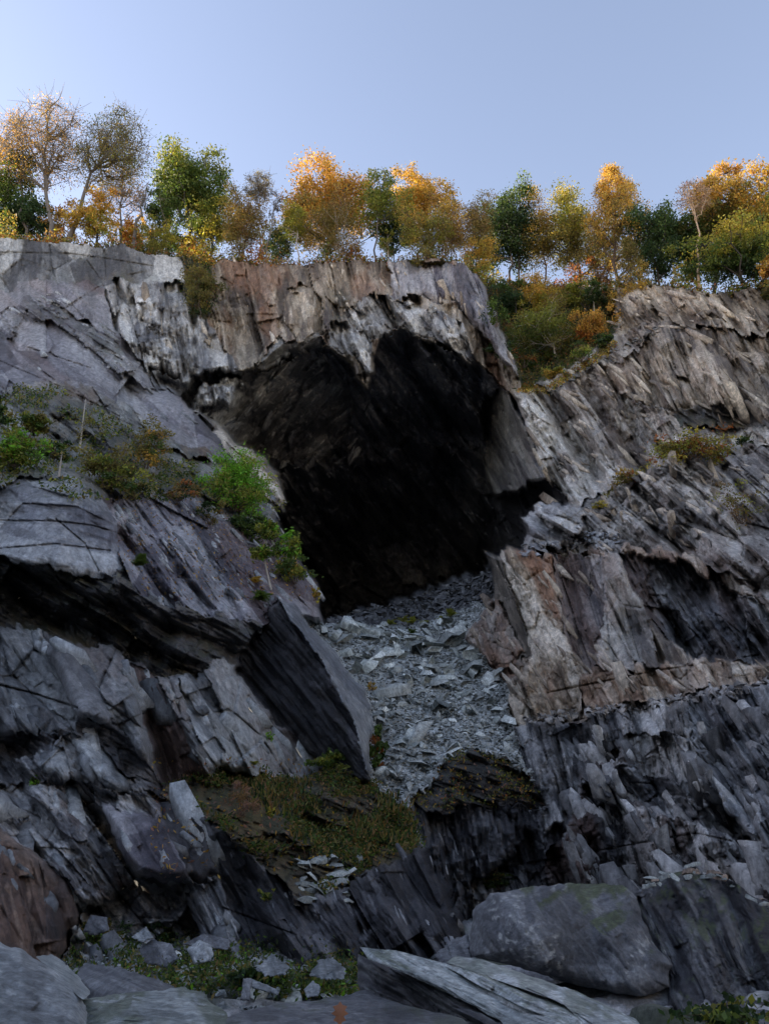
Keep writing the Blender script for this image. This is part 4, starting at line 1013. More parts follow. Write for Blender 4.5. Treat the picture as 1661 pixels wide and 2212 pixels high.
LC = dict(orange=(.46, .275, .06), gold=(.48, .32, .07), yellow=(.42, .35, .06), ygreen=(.25, .26, .05), green=(.085, .13, .03), dark=(.032, .06, .022),
          olive=(.19, .16, .05), brown=(.24, .15, .06), bright=(.17, .36, .035), grey=(.17, .16, .15), teal=(.06, .11, .05), rusty=(.33, .12, .035), pink=(.30, .17, .13))
def lc(n): return np.array(LC[n])
BK = dict(grey=(.14, .125, .11), dark=(.045, .038, .032), birch=(.42, .37, .31), brown=(.12, .08, .055), pale=(.46, .33, .22))

def curve(p0, p1, bend, n=6, g=None, wob=0.0):
    t = np.linspace(0, 1, n)[:, None]
    m = (p0 + p1) / 2 + bend
    q = (1 - t) ** 2 * p0 + 2 * (1 - t) * t * m + t ** 2 * p1
    if g is not None and wob:
        w = g.normal(0, wob, (n, 3)); w[0] = 0; w[-1] = 0
        q = q + w
    return q

def base_point(u, off):
    c = int(np.clip(np.searchsorted(U, u), 0, NU - 1))
    r_ = P[0, c]
    Yb = r_[1] + off
    k = min(1.0, off / 14.0)
    z = r_[2] + np.interp(off, [0, .6, 2.5, 6, 14, 35], [0, .1, .35, .7, 1.6, 3.5])
    # x so that the trunk foot stands under picture column u
    dy0 = math.cos(PITCH); f = dy0 * Yb + (z - CAM[2]) * math.sin(PITCH)
    return np.array([(u - CU) / F_PX * f, Yb, z - .1])

def top_z(v, Y):
    _, dy, dz = ray(CU, v)
    return CAM[2] + dz * Y / dy
def x_at(u, Y, z):
    return (u - CU) / F_PX * (math.cos(PITCH) * Y + (z - CAM[2]) * math.sin(PITCH))

NQ = [0]
def tree(name, label, group, base, vtop, uc, hw, vbot, pal, bark='grey', nclus=60, nleaf=60, lsize=.26, kind='oak', seed=0, lean=(0, 0), trunk_r=.16, stems=1, fork=.45, clus=.13, droop=0.0, cat="tree"):
    """crown between picture rows vtop and vbot, half width hw round column uc, standing on base"""
    g = np.random.default_rng(1000 + seed)
    Y = base[1]
    zt, zb = top_z(vtop, Y), top_z(vbot, Y)
    xc = x_at(uc, Y, (zt + zb) / 2)
    rw = hw * 1.12 * px(uc, (vtop + vbot) / 2, Y)
    nclus, nleaf, clus, lsize = int(nclus * 2.0), int(nleaf * 1.05), clus * .70, lsize * .84
    if name != 'birch_tree' and kind == 'oak': rw *= 1.12
    H = zt - base[2]
    hc = max(.5, (zt - zb) / 2); zc = (zt + zb) / 2
    root = empty(name, base)
    tr, cr = Geo(), Geo()
    bc = np.array(BK[bark])
    # cluster centres
    d = g.normal(0, 1, (nclus, 3)); d /= np.linalg.norm(d, axis=1, keepdims=True)
    rad = g.uniform(.05, 1, nclus) ** .4
    cl = d * rad[:, None]
    if kind == 'larch':
        h = g.uniform(0, 1, nclus) ** 1.25
        r_ = 1.25 * (1 - h) ** .65 * g.uniform(.25, 1, nclus) + .02
        an = g.uniform(0, 6.28, nclus)
        cl = np.stack([np.cos(an) * r_, np.sin(an) * r_, h * 2 - 1], -1)
    elif kind == 'fan':
        cl[:, 2] = np.abs(cl[:, 2]) * 1.3 - .55 + .25 * rad
        cl[:, :2] *= (.8 + .3 * (cl[:, 2:3] + 1) / 2)
    else:
        lob = 1 + .34 * np.sin(np.arctan2(cl[:, 2], cl[:, 0]) * 3 + g.uniform(0, 6)) + .20 * np.sin(np.arctan2(cl[:, 2], cl[:, 0]) * 5 + g.uniform(0, 6))
        cl *= lob[:, None]
    cen = np.stack([xc + cl[:, 0] * rw, Y + cl[:, 1] * min(rw, 3.2) * .9, zc + cl[:, 2] * hc], -1)
    cen[:, 2] = np.minimum(cen[:, 2], zt)
    # stems
    tops = []
    for s_ in range(stems):
        sp = np.array([g.normal(0, .5), g.normal(0, .5), 0]) * (stems > 1)
        t_end = np.array([xc + (g.uniform(-.5, .5) * rw if stems > 1 else g.uniform(-.12, .12) * rw), Y + g.normal(0, .3), zt - hc * (.12 if kind == 'larch' else .3)])
        b0 = np.array(base) + sp * .7
        pth = curve(b0, t_end, np.array([lean[0], 0, 0]) * H, 10, g, .012 * H)
        rr_ = np.linspace(trunk_r / (1 + .4 * (stems - 1)), .02, 10); rr_[0] *= 1.35
        tr.tube(pth, rr_, bc * g.uniform(.85, 1.15), 6)
        tops.append(pth)
    tops = np.concatenate(tops)
    # limbs: group clusters under a few limbs
    nl = max(3, nclus // 11)
    lim = cen[g.choice(nclus, nl, replace=False)]
    lim_paths = []
    for q in lim:
        dist = np.linalg.norm(tops[:, :2] - q[:2], axis=1)
        want = q[2] - .75 * dist - .06 * H
        j = int(np.argmin(np.abs(tops[:, 2] - want) + .3 * dist))
        if tops[j, 2] < base[2] + .18 * H: j = int(np.argmin(np.abs(tops[:, 2] - (base[2] + .3 * H))))
        pth = curve(tops[j], q, np.array([0, 0, -.08 * np.linalg.norm(q - tops[j])]), 7, g, .02 * np.linalg.norm(q - tops[j]))
        tr.tube(pth, np.linspace(trunk_r * .42, .02, 7), bc, 5)
        lim_paths.append(pth)
    lp = np.concatenate(lim_paths + [tops[len(tops) // 2:]])
    for q in cen:
        j = int(np.argmin(np.linalg.norm(lp - q, axis=1) + .8 * np.maximum(0, lp[:, 2] - q[2] + .2)))
        pth = curve(lp[j], q, np.array([0, 0, .05]) * rw, 4, g, .03 * np.linalg.norm(q - lp[j]))
        tr.tube(pth, np.linspace(trunk_r * .16 + .012, .012, 4), bc, 3)
    # twigs and leaves
    rc = clus * (rw + hc)
    pa = [lc(c) for c in pal]
    for i, q in enumerate(cen):
        n = int(nleaf * g.uniform(.5, 1.4))
        off = g.normal(0, 1, (n, 3)) * rc * (np.array([.62, .62, .40]) if kind != 'larch' else np.array([.5, .5, .35]))
        if droop: off[:, 2] = -np.abs(off[:, 2]) * (1 + droop)
        if kind in ('fan', 'bare'):
            for k in range(5):
                e = q + g.normal(0, 1, 3) * rc * .8 + np.array([0, 0, .3 * rc])
                tr.tube(curve(q, e, g.normal(0, .1, 3) * rc, 3), np.array([.016, .012, .008]) * 1.3, bc * 1.05, 3)
        hfrac = np.clip((q[2] - zb) / (zt - zb + 1e-6), 0, 1)
        t = np.clip((hfrac + g.normal(0, .22)) * (len(pa) - 1), 0, len(pa) - 1.001)
        k = int(t); base_c = pa[k] * (1 - (t - k)) + pa[k + 1] * (t - k) if len(pa) > 1 else pa[0]
        base_c = base_c * g.uniform(.75, 1.25)
        col = base_c * g.uniform(.6, 1.4, (n, 1)) * g.uniform(.88, 1.12, (n, 3))
        cr.leaves(q + off, lsize, col, g, droop=droop)
        NQ[0] += n
    inv = np.array(base)
    for gg in (tr, cr):
        gg.V = [v - inv for v in gg.V]
    link('trunk', tr.mesh('trunk', M_BARK), root)
    if nleaf: link('crown', cr.mesh('crown', M_LEAF), root)
    return tag(root, label, cat, group)

RG = "trees along the quarry rim"
def rim_tree(name, label, ub, off, vtop, uc, hw, vbot, pal, **k):
    return tree(name, label, RG, base_point(ub, off), vtop, uc, hw, vbot, pal, **k)

# left end
rim_tree('birch_tree', "tall open birch with fan of bare limbs and gold tips, tallest tree on the left", 103, 2.5, 206, 92, 86, 455, ['gold', 'brown', 'gold'], bark='grey', kind='fan', nclus=110, nleaf=42, lsize=.17, trunk_r=.27, seed=1, clus=.11, droop=.5)
rim_tree('birch_tree', "thin limbed birch with rusty gold tips cut off by the left edge", 60, 3.5, 243, 12, 46, 450, ['brown', 'gold', 'gold'], bark='grey', kind='fan', nclus=46, nleaf=38, lsize=.17, trunk_r=.18, seed=2, clus=.15, droop=.5, lean=(.02, 0))
rim_tree('birch_tree', "birch leaning right with olive green top beside the tallest birch", 142, 1.5, 234, 240, 76, 440, ['ygreen', 'olive', 'olive', 'teal'], bark='grey', kind='fan', nclus=95, nleaf=50, lsize=.19, trunk_r=.25, seed=3, clus=.12, droop=.6, lean=(-.03, 0))
rim_tree('birch_tree', "slender birch with faint golden crown left of the dead tree", 262, 2.5, 345, 262, 50, 500, ['brown', 'brown', 'gold'], bark='grey', kind='fan', nclus=60, nleaf=26, lsize=.16, trunk_r=.15, seed=4, clus=.12)
rim_tree('dead_tree', "bare forked dead tree leaning right beside the green oak", 286, 1.0, 385, 318, 16, 440, ['brown'], bark='grey', kind='bare', nclus=7, nleaf=0, trunk_r=.22, seed=5, lean=(-.03, 0))
rim_tree('oak_tree', "dark green oak cut off by the left edge behind the birches", -10, 6, 345, 8, 55, 520, ['dark', 'green', 'dark'], bark='dark', nclus=60, nleaf=90, lsize=.30, seed=6)
rim_tree('oak_tree', "low dark blue green oak under the tall birches", 45, 5, 440, 62, 48, 515, ['dark', 'teal', 'dark'], bark='dark', nclus=45, nleaf=80, lsize=.28, seed=7, trunk_r=.12)
rim_tree('oak_tree', "small orange oak with twisted trunk between the leaning birch and the slender birch", 204, 1.2, 428, 208, 42, 525, ['ygreen', 'gold', 'orange'], bark='dark', nclus=50, nleaf=60, lsize=.24, seed=8, trunk_r=.14)
rim_tree('maple_tree', "thin orange sapling tree standing between the two big birches", 124, 3.5, 425, 140, 28, 525, ['gold', 'orange', 'brown'], bark='grey', nclus=28, nleaf=45, lsize=.22, seed=9, trunk_r=.09)
rim_tree('maple_tree', "low orange bush like tree at the foot of the dead tree", 272, 3.5, 480, 282, 30, 535, ['gold', 'orange', 'yellow'], bark='dark', nclus=28, nleaf=60, lsize=.22, seed=10, trunk_r=.08)
rim_tree('sallow_tree', "round yellow olive bushy tree hanging over the edge right of the dead tree", 335, 1.0, 482, 332, 34, 566, ['olive', 'ygreen', 'yellow'], bark='grey', nclus=44, nleaf=90, lsize=.17, seed=11, trunk_r=.07, stems=4)
rim_tree('oak_tree', "small dark green oak with pale thin trunk left of the big green oak", 363, 1.2, 425, 352, 40, 500, ['dark', 'green', 'green'], bark='grey', nclus=36, nleaf=50, lsize=.27, seed=12, trunk_r=.10)
rim_tree('oak_tree', "big rounded green oak with straight trunk standing alone above its neighbours", 401, 3.5, 328, 405, 64, 492, ['dark', 'green', 'green', 'ygreen'], bark='dark', nclus=105, nleaf=100, lsize=.29, seed=13, trunk_r=.25)
rim_tree('oak_tree', "dark low oak bush behind the trunk of the big green oak", 390, 6, 500, 388, 34, 560, ['dark', 'green'], bark='dark', nclus=24, nleaf=70, lsize=.26, seed=14, trunk_r=.08)
rim_tree('oak_tree', "bright yellow green oak right of the big green oak", 450, 4, 420, 455, 46, 562, ['yellow', 'ygreen', 'green', 'ygreen'], bark='dark', nclus=60, nleaf=85, lsize=.26, seed=15, trunk_r=.14)
rim_tree('birch_tree', "dense olive brown birch thicket with many upright stems", 520, 1.5, 418, 522, 42, 560, ['olive', 'olive', 'brown', 'olive'], bark='brown', nclus=85, nleaf=85, lsize=.18, seed=16, trunk_r=.13, stems=5)
rim_tree('birch_tree', "grey nearly leafless birch rising behind the olive thicket", 556, 6, 370, 560, 31, 452, ['grey', 'grey', 'olive'], bark='grey', kind='fan', nclus=44, nleaf=40, lsize=.15, seed=17, trunk_r=.12)
rim_tree('birch_tree', "bare thin birch leaning right left of the orange oak", 572, 2, 412, 598, 18, 480, ['grey'], bark='grey', kind='bare', nclus=22, nleaf=6, lsize=.14, seed=18, trunk_r=.10, lean=(-.02, 0))
rim_tree('oak_tree', "dull dark green tree low on the rim left of the orange oak", 602, 5, 480, 602, 36, 568, ['teal', 'dark', 'olive'], bark='dark', nclus=40, nleaf=60, lsize=.24, seed=19, trunk_r=.09)
# centre
rim_tree('oak_tree', "large bright orange oak in the middle of the rim", 712, 5, 368, 708, 80, 510, ['olive', 'gold', 'orange', 'orange'], bark='dark', nclus=115, nleaf=95, lsize=.29, seed=20, trunk_r=.26)
rim_tree('birch_tree', "olive brown birch clump in front of the orange oak with pale stems", 735, 1.0, 445, 722, 60, 562, ['brown', 'olive', 'olive', 'brown'], bark='birch', nclus=90, nleaf=65, lsize=.17, seed=21, trunk_r=.11, stems=6)
rim_tree('birch_tree', "slim white stemmed birch with yellow green leaves left of the orange oak", 645, .8, 440, 634, 26, 520, ['ygreen', 'ygreen', 'yellow'], bark='birch', nclus=32, nleaf=60, lsize=.19, seed=22, trunk_r=.08)
rim_tree('oak_tree', "loose green ash like tree with forked top right of the orange oak", 811, 1.0, 378, 822, 44, 490, ['green', 'ygreen', 'green', 'ygreen'], bark='grey', nclus=58, nleaf=46, lsize=.26, seed=23, trunk_r=.11)
rim_tree('oak_tree', "dark green bushy oak behind the forked green tree", 850, 6, 455, 848, 36, 545, ['dark', 'dark', 'green'], bark='dark', nclus=38, nleaf=80, lsize=.26, seed=24, trunk_r=.10)
rim_tree('birch_tree', "single thin white stemmed birch left of the golden oak", 838, .8, 500, 836, 16, 545, ['olive', 'ygreen'], bark='birch', nclus=12, nleaf=26, lsize=.17, seed=25, trunk_r=.06)
rim_tree('oak_tree', "golden yellow oak with a pointed top above the centre of the cave", 905, 5, 388, 905, 50, 490, ['olive', 'gold', 'gold', 'gold'], bark='dark', nclus=80, nleaf=90, lsize=.27, seed=26, trunk_r=.18)
rim_tree('birch_tree', "olive birch clump below the golden oak", 915, 1.0, 455, 915, 50, 560, ['olive', 'ygreen', 'olive', 'gold'], bark='brown', nclus=75, nleaf=75, lsize=.18, seed=27, trunk_r=.10, stems=5)
rim_tree('birch_tree', "tan brown birch with rounded orange head right of the golden oak", 975, 2, 430, 970, 38, 560, ['olive', 'brown', 'gold', 'brown'], bark='brown', nclus=64, nleaf=70, lsize=.18, seed=28, trunk_r=.10, stems=3)
rim_tree('birch_tree', "dull olive birch at the end of the centre cliff", 1030, 2, 428, 1028, 36, 565, ['olive', 'olive', 'brown', 'olive'], bark='brown', nclus=64, nleaf=70, lsize=.18, seed=29, trunk_r=.10, stems=3)
rim_tree('sallow_tree', "golden bush drooping over the corner of the centre cliff", 1030, .5, 510, 1034, 32, 596, ['ygreen', 'gold', 'gold'], bark='brown', nclus=34, nleaf=80, lsize=.17, seed=30, trunk_r=.06, stems=3, droop=.4)
# right of the gully
rim_tree('oak_tree', "very dark tall oak with double trunk above the gully", 1110, 2.0, 416, 1108, 46, 575, ['dark', 'dark', 'dark', 'green'], bark='dark', nclus=85, nleaf=85, lsize=.28, seed=31, trunk_r=.2, stems=2)
rim_tree('oak_tree', "dark green thin tree beside the corner of the centre cliff", 1066, 2.0, 440, 1066, 30, 590, ['dark', 'dark', 'green'], bark='dark', nclus=50, nleaf=60, lsize=.26, seed=32, trunk_r=.1)
rim_tree('birch_tree', "golden olive birch right of the very dark oak", 1180, 2.0, 420, 1166, 36, 585, ['olive', 'olive', 'gold', 'gold'], bark='brown', nclus=75, nleaf=70, lsize=.2, seed=33, trunk_r=.12)
rim_tree('oak_tree', "yellow topped oak with dark trunk left of the larch", 1262, 3.0, 412, 1235, 46, 590, ['olive', 'olive', 'ygreen', 'yellow'], bark='dark', nclus=95, nleaf=85, lsize=.25, seed=34, trunk_r=.17)
rim_tree('larch_tree', "tall pointed golden larch, highest tree on the right", 1341, 3.5, 358, 1330, 64, 530, ['olive', 'gold', 'gold', 'gold'], bark='brown', kind='larch', nclus=150, nleaf=75, lsize=.2, seed=35, trunk_r=.2, droop=.9, clus=.10)
rim_tree('larch_tree', "olive gold larch drooping low over the edge under the tall larch", 1362, .6, 515, 1362, 34, 640, ['gold', 'olive', 'olive'], bark='brown', kind='larch', nclus=70, nleaf=70, lsize=.17, seed=36, trunk_r=.09, droop=1.0)
rim_tree('oak_tree', "brown leaved oak scrub under the left side of the tall larch", 1300, 1.0, 525, 1300, 42, 622, ['rusty', 'brown', 'olive', 'olive'], bark='dark', nclus=48, nleaf=70, lsize=.2, seed=37, trunk_r=.08, stems=3)
rim_tree('oak_tree', "wide dark green oak between the larch and the bare birch", 1430, 4, 452, 1432, 58, 590, ['dark', 'teal', 'green', 'teal'], bark='dark', nclus=95, nleaf=80, lsize=.27, seed=38, trunk_r=.17, stems=2)
rim_tree('birch_tree', "bare pinkish birch with crooked pale trunk", 1513, .8, 392, 1496, 40, 470, ['pink'], bark='pale', kind='fan', nclus=40, nleaf=10, lsize=.13, seed=39, trunk_r=.13, lean=(.05, 0))
rim_tree('oak_tree', "orange topped oak behind the bare birch", 1545, 5, 386, 1556, 62, 520, ['green', 'olive', 'gold', 'orange'], bark='dark', nclus=100, nleaf=90, lsize=.27, seed=40, trunk_r=.22)
rim_tree('oak_tree', "tall gold and green oak at the right edge", 1660, 5, 390, 1655, 64, 560, ['green', 'ygreen', 'gold', 'gold'], bark='dark', nclus=95, nleaf=90, lsize=.27, seed=41, trunk_r=.22)
rim_tree('oak_tree', "spreading yellow green oak low beside the right edge", 1609, 1.5, 500, 1585, 78, 598, ['dark', 'green', 'ygreen', 'yellow'], bark='dark', nclus=75, nleaf=85, lsize=.26, seed=42, trunk_r=.22)
rim_tree('maple_tree', "small orange tree low on the right edge", 1668, .8, 560, 1666, 24, 620, ['rusty', 'orange', 'gold'], bark='dark', nclus=20, nleaf=50, lsize=.2, seed=43, trunk_r=.06)
rim_tree('oak_tree', "dark oak filling in behind the bare birch", 1500, 7, 480, 1505, 40, 600, ['dark', 'dark', 'green'], bark='dark', nclus=50, nleaf=75, lsize=.26, seed=44, trunk_r=.14)

def slope_tree(name, label, ub, vb, vtop, uc, hw, vbot, pal, group="trees on the gully slope", **k):
    b = surf(ub, vb) + np.array((0, -.3, -.1))
    return tree(name, label, group, b, vtop, uc, hw, vbot, pal, **k)
slope_tree('oak_tree', "dark green bush tree at the top left of the gully", 1112, 690, 610, 1112, 34, 685, ['dark', 'teal', 'green'], bark='dark', nclus=34, nleaf=70, lsize=.22, seed=50, trunk_r=.07, stems=2)
slope_tree('birch_tree', "golden birch in the upper middle of the gully", 1160, 715, 598, 1155, 36, 690, ['ygreen', 'gold', 'gold'], bark='birch', nclus=46, nleaf=75, lsize=.19, seed=51, trunk_r=.07)
slope_tree('sallow_tree', "yellow green bush tree at the top right of the gully", 1245, 690, 618, 1243, 26, 665, ['ygreen', 'ygreen'], bark='grey', nclus=24, nleaf=70, lsize=.2, seed=52, trunk_r=.05, stems=2)
slope_tree('birch_tree', "wide olive birch with white stem in the middle of the gully", 1198, 775, 668, 1178, 62, 760, ['olive', 'green', 'ygreen', 'olive'], bark='birch', nclus=75, nleaf=80, lsize=.17, seed=53, trunk_r=.08)
slope_tree('maple_tree', "bright orange small maple at the right side of the gully", 1250, 752, 672, 1278, 42, 748, ['rusty', 'orange', 'orange'], bark='brown', nclus=40, nleaf=60, lsize=.2, seed=54, trunk_r=.06)
slope_tree('birch_tree', "thin white stemmed birch with dark leaves above the orange maple", 1280, 700, 606, 1278, 24, 655, ['dark', 'green'], bark='birch', nclus=20, nleaf=50, lsize=.2, seed=55, trunk_r=.06)
slope_tree('birch_tree', "leafless sapling against the bare rock on the left of the gully", 1055, 760, 690, 1064, 16, 735, ['brown'], bark='birch', kind='bare', nclus=14, nleaf=4, lsize=.1, seed=56, trunk_r=.05)
slope_tree('sallow_tree', "brown green scrub hanging in the notch of the left rim", 432, 690, 580, 432, 30, 680, ['dark', 'olive', 'olive'], bark='brown', nclus=40, nleaf=80, lsize=.17, seed=57, trunk_r=.05, stems=3, group="shrubs on the cliff")

# ------------------------------------------------------------------ bushes, ferns, saplings on the rock
def bush(name, label, u, v, hw, hh, pal, n=900, lsize=.10, seed=0, stems=6, group=None, asp=.6, cat="bush", lump=7, out=.5, pos=None, droop=0.0):
    g = np.random.default_rng(3000 + seed)
    b = surf(u, v + hh * .6) if pos is None else np.array(pos, float)
    k = px(u, v, b[1])
    rw, rh = hw * k, hh * k
    b = b + np.array((0, -out * rw * .6, 0))
    root = empty(name, b)
    st, lf = Geo(), Geo()
    pa = [lc(c) for c in pal]
    cs = np.stack([g.uniform(-.75, .75, lump) * rw, g.uniform(-.5, .4, lump) * rw, g.uniform(.3, 1.5, lump) * rh], -1)
    cs[:, 0] *= np.clip(1.35 - cs[:, 2] / (2 * rh), .4, 1)
    for c in cs:
        st.tube(curve(np.array([c[0] * .2, c[1] * .2, 0.]), c, np.array([c[0] * .1, 0, rh * .1]), 5, g, .03 * rh), np.linspace(.022, .006, 5) * max(.5, rw), np.array(BK['brown']), 4)
        m = n // lump
        sub = c + g.normal(0, 1, (max(3, m // 40), 3)) * np.array([rw * .33, rw * .3, rh * .34])
        for q in sub:
            st.tube(np.stack([c, q]), np.array([.008, .004]) * max(.5, rw), np.array(BK['brown']), 3)
            kk_ = m // len(sub)
            off = g.normal(0, 1, (kk_, 3)) * np.array([rw * .16, rw * .16, rh * .11])
            if droop: off[:, 2] = -np.abs(off[:, 2])
            bc = pa[int(g.integers(len(pa)))] * g.uniform(.7, 1.25)
            lf.leaves(q + off, lsize, bc * g.uniform(.6, 1.4, (kk_, 1)) * g.uniform(.9, 1.1, (kk_, 3)), g, asp=asp, droop=droop * .4)
    link('stems', st.mesh('stems', M_BARK), root)
    link('leaves', lf.mesh('leaves', M_LEAF), root)
    return tag(root, label, cat, group)

FG = Geo()
def _frond(g):
    G = Geo(); n = 16
    t = np.linspace(0, 1, n)
    sp = np.stack([t * .95, 0 * t, .55 * t - .75 * t ** 2], -1)
    G.tube(sp, np.linspace(.012, .004, n), (.10, .09, .03), 3)
    for i in range(1, n):
        ln = .30 * math.sin(math.pi * (.12 + .86 * t[i]) ** .8) + .02
        for s in (-1, 1):
            p = sp[i]; e = p + np.array([.10 * ln, s * ln, -.12 * ln]); w = .028
            V = np.array([p + (w, 0, 0), e + (.01, 0, 0), p - (w, 0, 0)])
            V = np.concatenate([V, (V[1:2] - (.02, 0, 0))])
            G.add(V[[0, 1, 3, 2]], np.array([[0, 1, 2, 3]]), np.tile(np.array((.5, .5, .5)) * g.uniform(.8, 1.2), (4, 1)))
    return G
FM = {}
def fern(label, u, v, size_px, color='green', n=11, seed=0, pos=None, group="ferns on the rock"):
    g = np.random.default_rng(4000 + seed)
    b = (surf(u, v) if pos is None else np.array(pos, float)) + np.array((0, -.08, .02))
    root = empty('fern', b)
    if color not in FM:
        G = _frond(np.random.default_rng(5)); G.C = [c * lc(color) * 2 if i else c for i, c in enumerate(G.C)]
        FM[color] = G.mesh('frond', M_LEAF)
    s = size_px * px(u, v, b[1])
    for i in range(n):
        f = link('frond', FM[color], root)
        az = -math.pi / 2 + g.normal(0, 1.15)
        f.rotation_euler = (g.normal(0, .2), -.45 + g.normal(0, .35), az)
        k = s * g.uniform(.65, 1.1); f.scale = (k, k, k)
    return tag(root, label, "fern", group)

CB = "bushes on the left shelf"
bush('bush', "green leafy bush on the shelf near the left edge, under the smooth slabs", 65, 935, 36, 30, ['green', 'ygreen', 'olive'], n=1500, lsize=.15, seed=1, group=CB)
bush('bush', "wide bright green bush low at the left edge above the blue grey slab", 40, 995, 52, 36, ['bright', 'green', 'ygreen'], n=2200, lsize=.13, seed=2, group=CB, lump=11)
bush('bush', "small green bush half cut off by the left edge at the dark hole", 6, 905, 18, 20, ['green', 'dark'], n=600, lsize=.14, seed=3, group=CB)
bush('bush', "olive bush in the middle of the left shelf", 235, 1040, 58, 40, ['olive', 'green', 'ygreen'], n=2400, lsize=.13, seed=4, group=CB, lump=11)
bush('willow_bush', "upright willow bush with orange upper left leaves on the left shelf", 318, 985, 38, 58, ['green', 'olive', 'olive', 'orange'], n=2400, lsize=.12, seed=5, group=CB, lump=11)
bush('bush', "dark green low bush at the foot of the willow bush", 290, 1068, 50, 26, ['dark', 'green', 'olive'], n=1500, lsize=.12, seed=6, group=CB)
bush('bush', "mossy olive bush left of the pale stakes on the shelf", 120, 985, 34, 26, ['olive', 'dark', 'green'], n=900, lsize=.12, seed=7, group=CB)
bush('bramble', "thin brown bramble trailing right from the willow bush", 390, 1075, 48, 26, ['brown', 'olive', 'dark', 'rusty'], n=1300, lsize=.11, seed=8, group=CB, lump=10)
bush('bramble', "dark bramble at the left foot of the bright green tree", 455, 1120, 26, 26, ['dark', 'olive', 'brown'], n=800, lsize=.11, seed=9, group=CB)
bush('bush', "lone yellow green wisps in front of the dark hollow on the left slabs", 190, 930, 22, 26, ['ygreen', 'olive'], n=300, lsize=.10, seed=10, group=CB)
bush('hemlock_tree', "vivid green feathery young tree left of the cave", 514, 1075, 62, 62, ['bright', 'bright', 'ygreen'], n=9000, lsize=.16, seed=11, cat="tree", lump=20, asp=.35, stems=1)
bush('ivy', "dark green ivy hanging below the vivid green tree", 530, 1145, 42, 26, ['green', 'dark', 'green'], n=1600, lsize=.15, seed=12, cat="ivy", lump=9, droop=.5)
bush('bush', "green and gold bush at the tip of the rock beside the cave floor", 640, 1250, 40, 28, ['green', 'green', 'ygreen', 'gold'], n=1600, lsize=.13, seed=13, lump=9)
bush('bush', "tiny yellow leaved shrub below the gold bush beside the scree", 680, 1290, 10, 16, ['yellow', 'gold'], n=160, lsize=.12, seed=14)
bush('bush', "orange sprig beside the pale edge of the leaning slab", 806, 1488, 9, 12, ['orange', 'gold'], n=120, lsize=.12, seed=15)
bush('bush', "green bush at the lower tip of the leaning slab", 805, 1635, 24, 36, ['green', 'green', 'dark', 'rusty'], n=1400, lsize=.12, seed=16, lump=9)
bush('bush', "green leafy bush at the base of the leaning slab on the ledge", 718, 1650, 42, 24, ['green', 'ygreen', 'green'], n=1500, lsize=.12, seed=17, lump=9)
bush('bush', "lime green sprig on the ledge below the leaning slab", 770, 1695, 16, 10, ['yellow', 'ygreen'], n=180, lsize=.12, seed=18)
bush('bush', "small lime sprig on the left of the grassy ledge", 582, 1758, 10, 12, ['yellow', 'ygreen'], n=120, lsize=.10, seed=19)
bush('dead_grass', "tuft of pale dead stalks on the grassy ledge", 522, 1740, 32, 40, ['pink', 'brown'], n=900, lsize=.10, seed=20, asp=.15, lump=9, cat="dead stalks")
bush('heather_bush', "yellow green heather bush on the right slope", 1488, 985, 72, 24, ['ygreen', 'olive', 'yellow', 'rusty'], n=3600, lsize=.14, seed=21, lump=16, droop=.3)
bush('bush', "orange brown heather tongue below the yellow green heather", 1352, 1040, 30, 14, ['rusty', 'olive', 'gold'], n=700, lsize=.13, seed=22)
bush('bush', "small dark bush right of the yellow green heather", 1600, 960, 20, 9, ['green', 'dark'], n=400, lsize=.13, seed=23)
bush('bush', "yellow moss tuft on top of the pale block", 1292, 1096, 16, 7, ['yellow', 'ygreen'], n=350, lsize=.10, seed=24, cat="moss tuft")
bush('bush', "sparse hanging shrub on the slope at the right edge", 1592, 1110, 46, 44, ['olive', 'brown', 'ygreen'], n=700, lsize=.11, seed=25, lump=9)
bush('bush', "green bush on the cliff top corner above the cave", 880, 632, 16, 8, ['dark', 'green'], n=400, lsize=.14, seed=26)
bush('bush', "moss bank at the foot of the lower right cliff behind the mossy boulder", 1080, 1915, 40, 14, ['green', 'olive', 'dark'], n=1100, lsize=.08, seed=27, lump=9)
bush('bush', "small green weed clinging to the dark wall below the ledge", 580, 1935, 14, 12, ['green', 'ygreen'], n=120, lsize=.08, seed=28)
bush('bush', "green weed hanging on the lower left rust stained cliff", 76, 1690, 8, 12, ['bright', 'green'], n=80, lsize=.09, seed=29)
bush('bush', "single green leaf sprig in the middle of the leaning slab", 582, 1592, 9, 9, ['bright'], n=40, lsize=.12, seed=30)
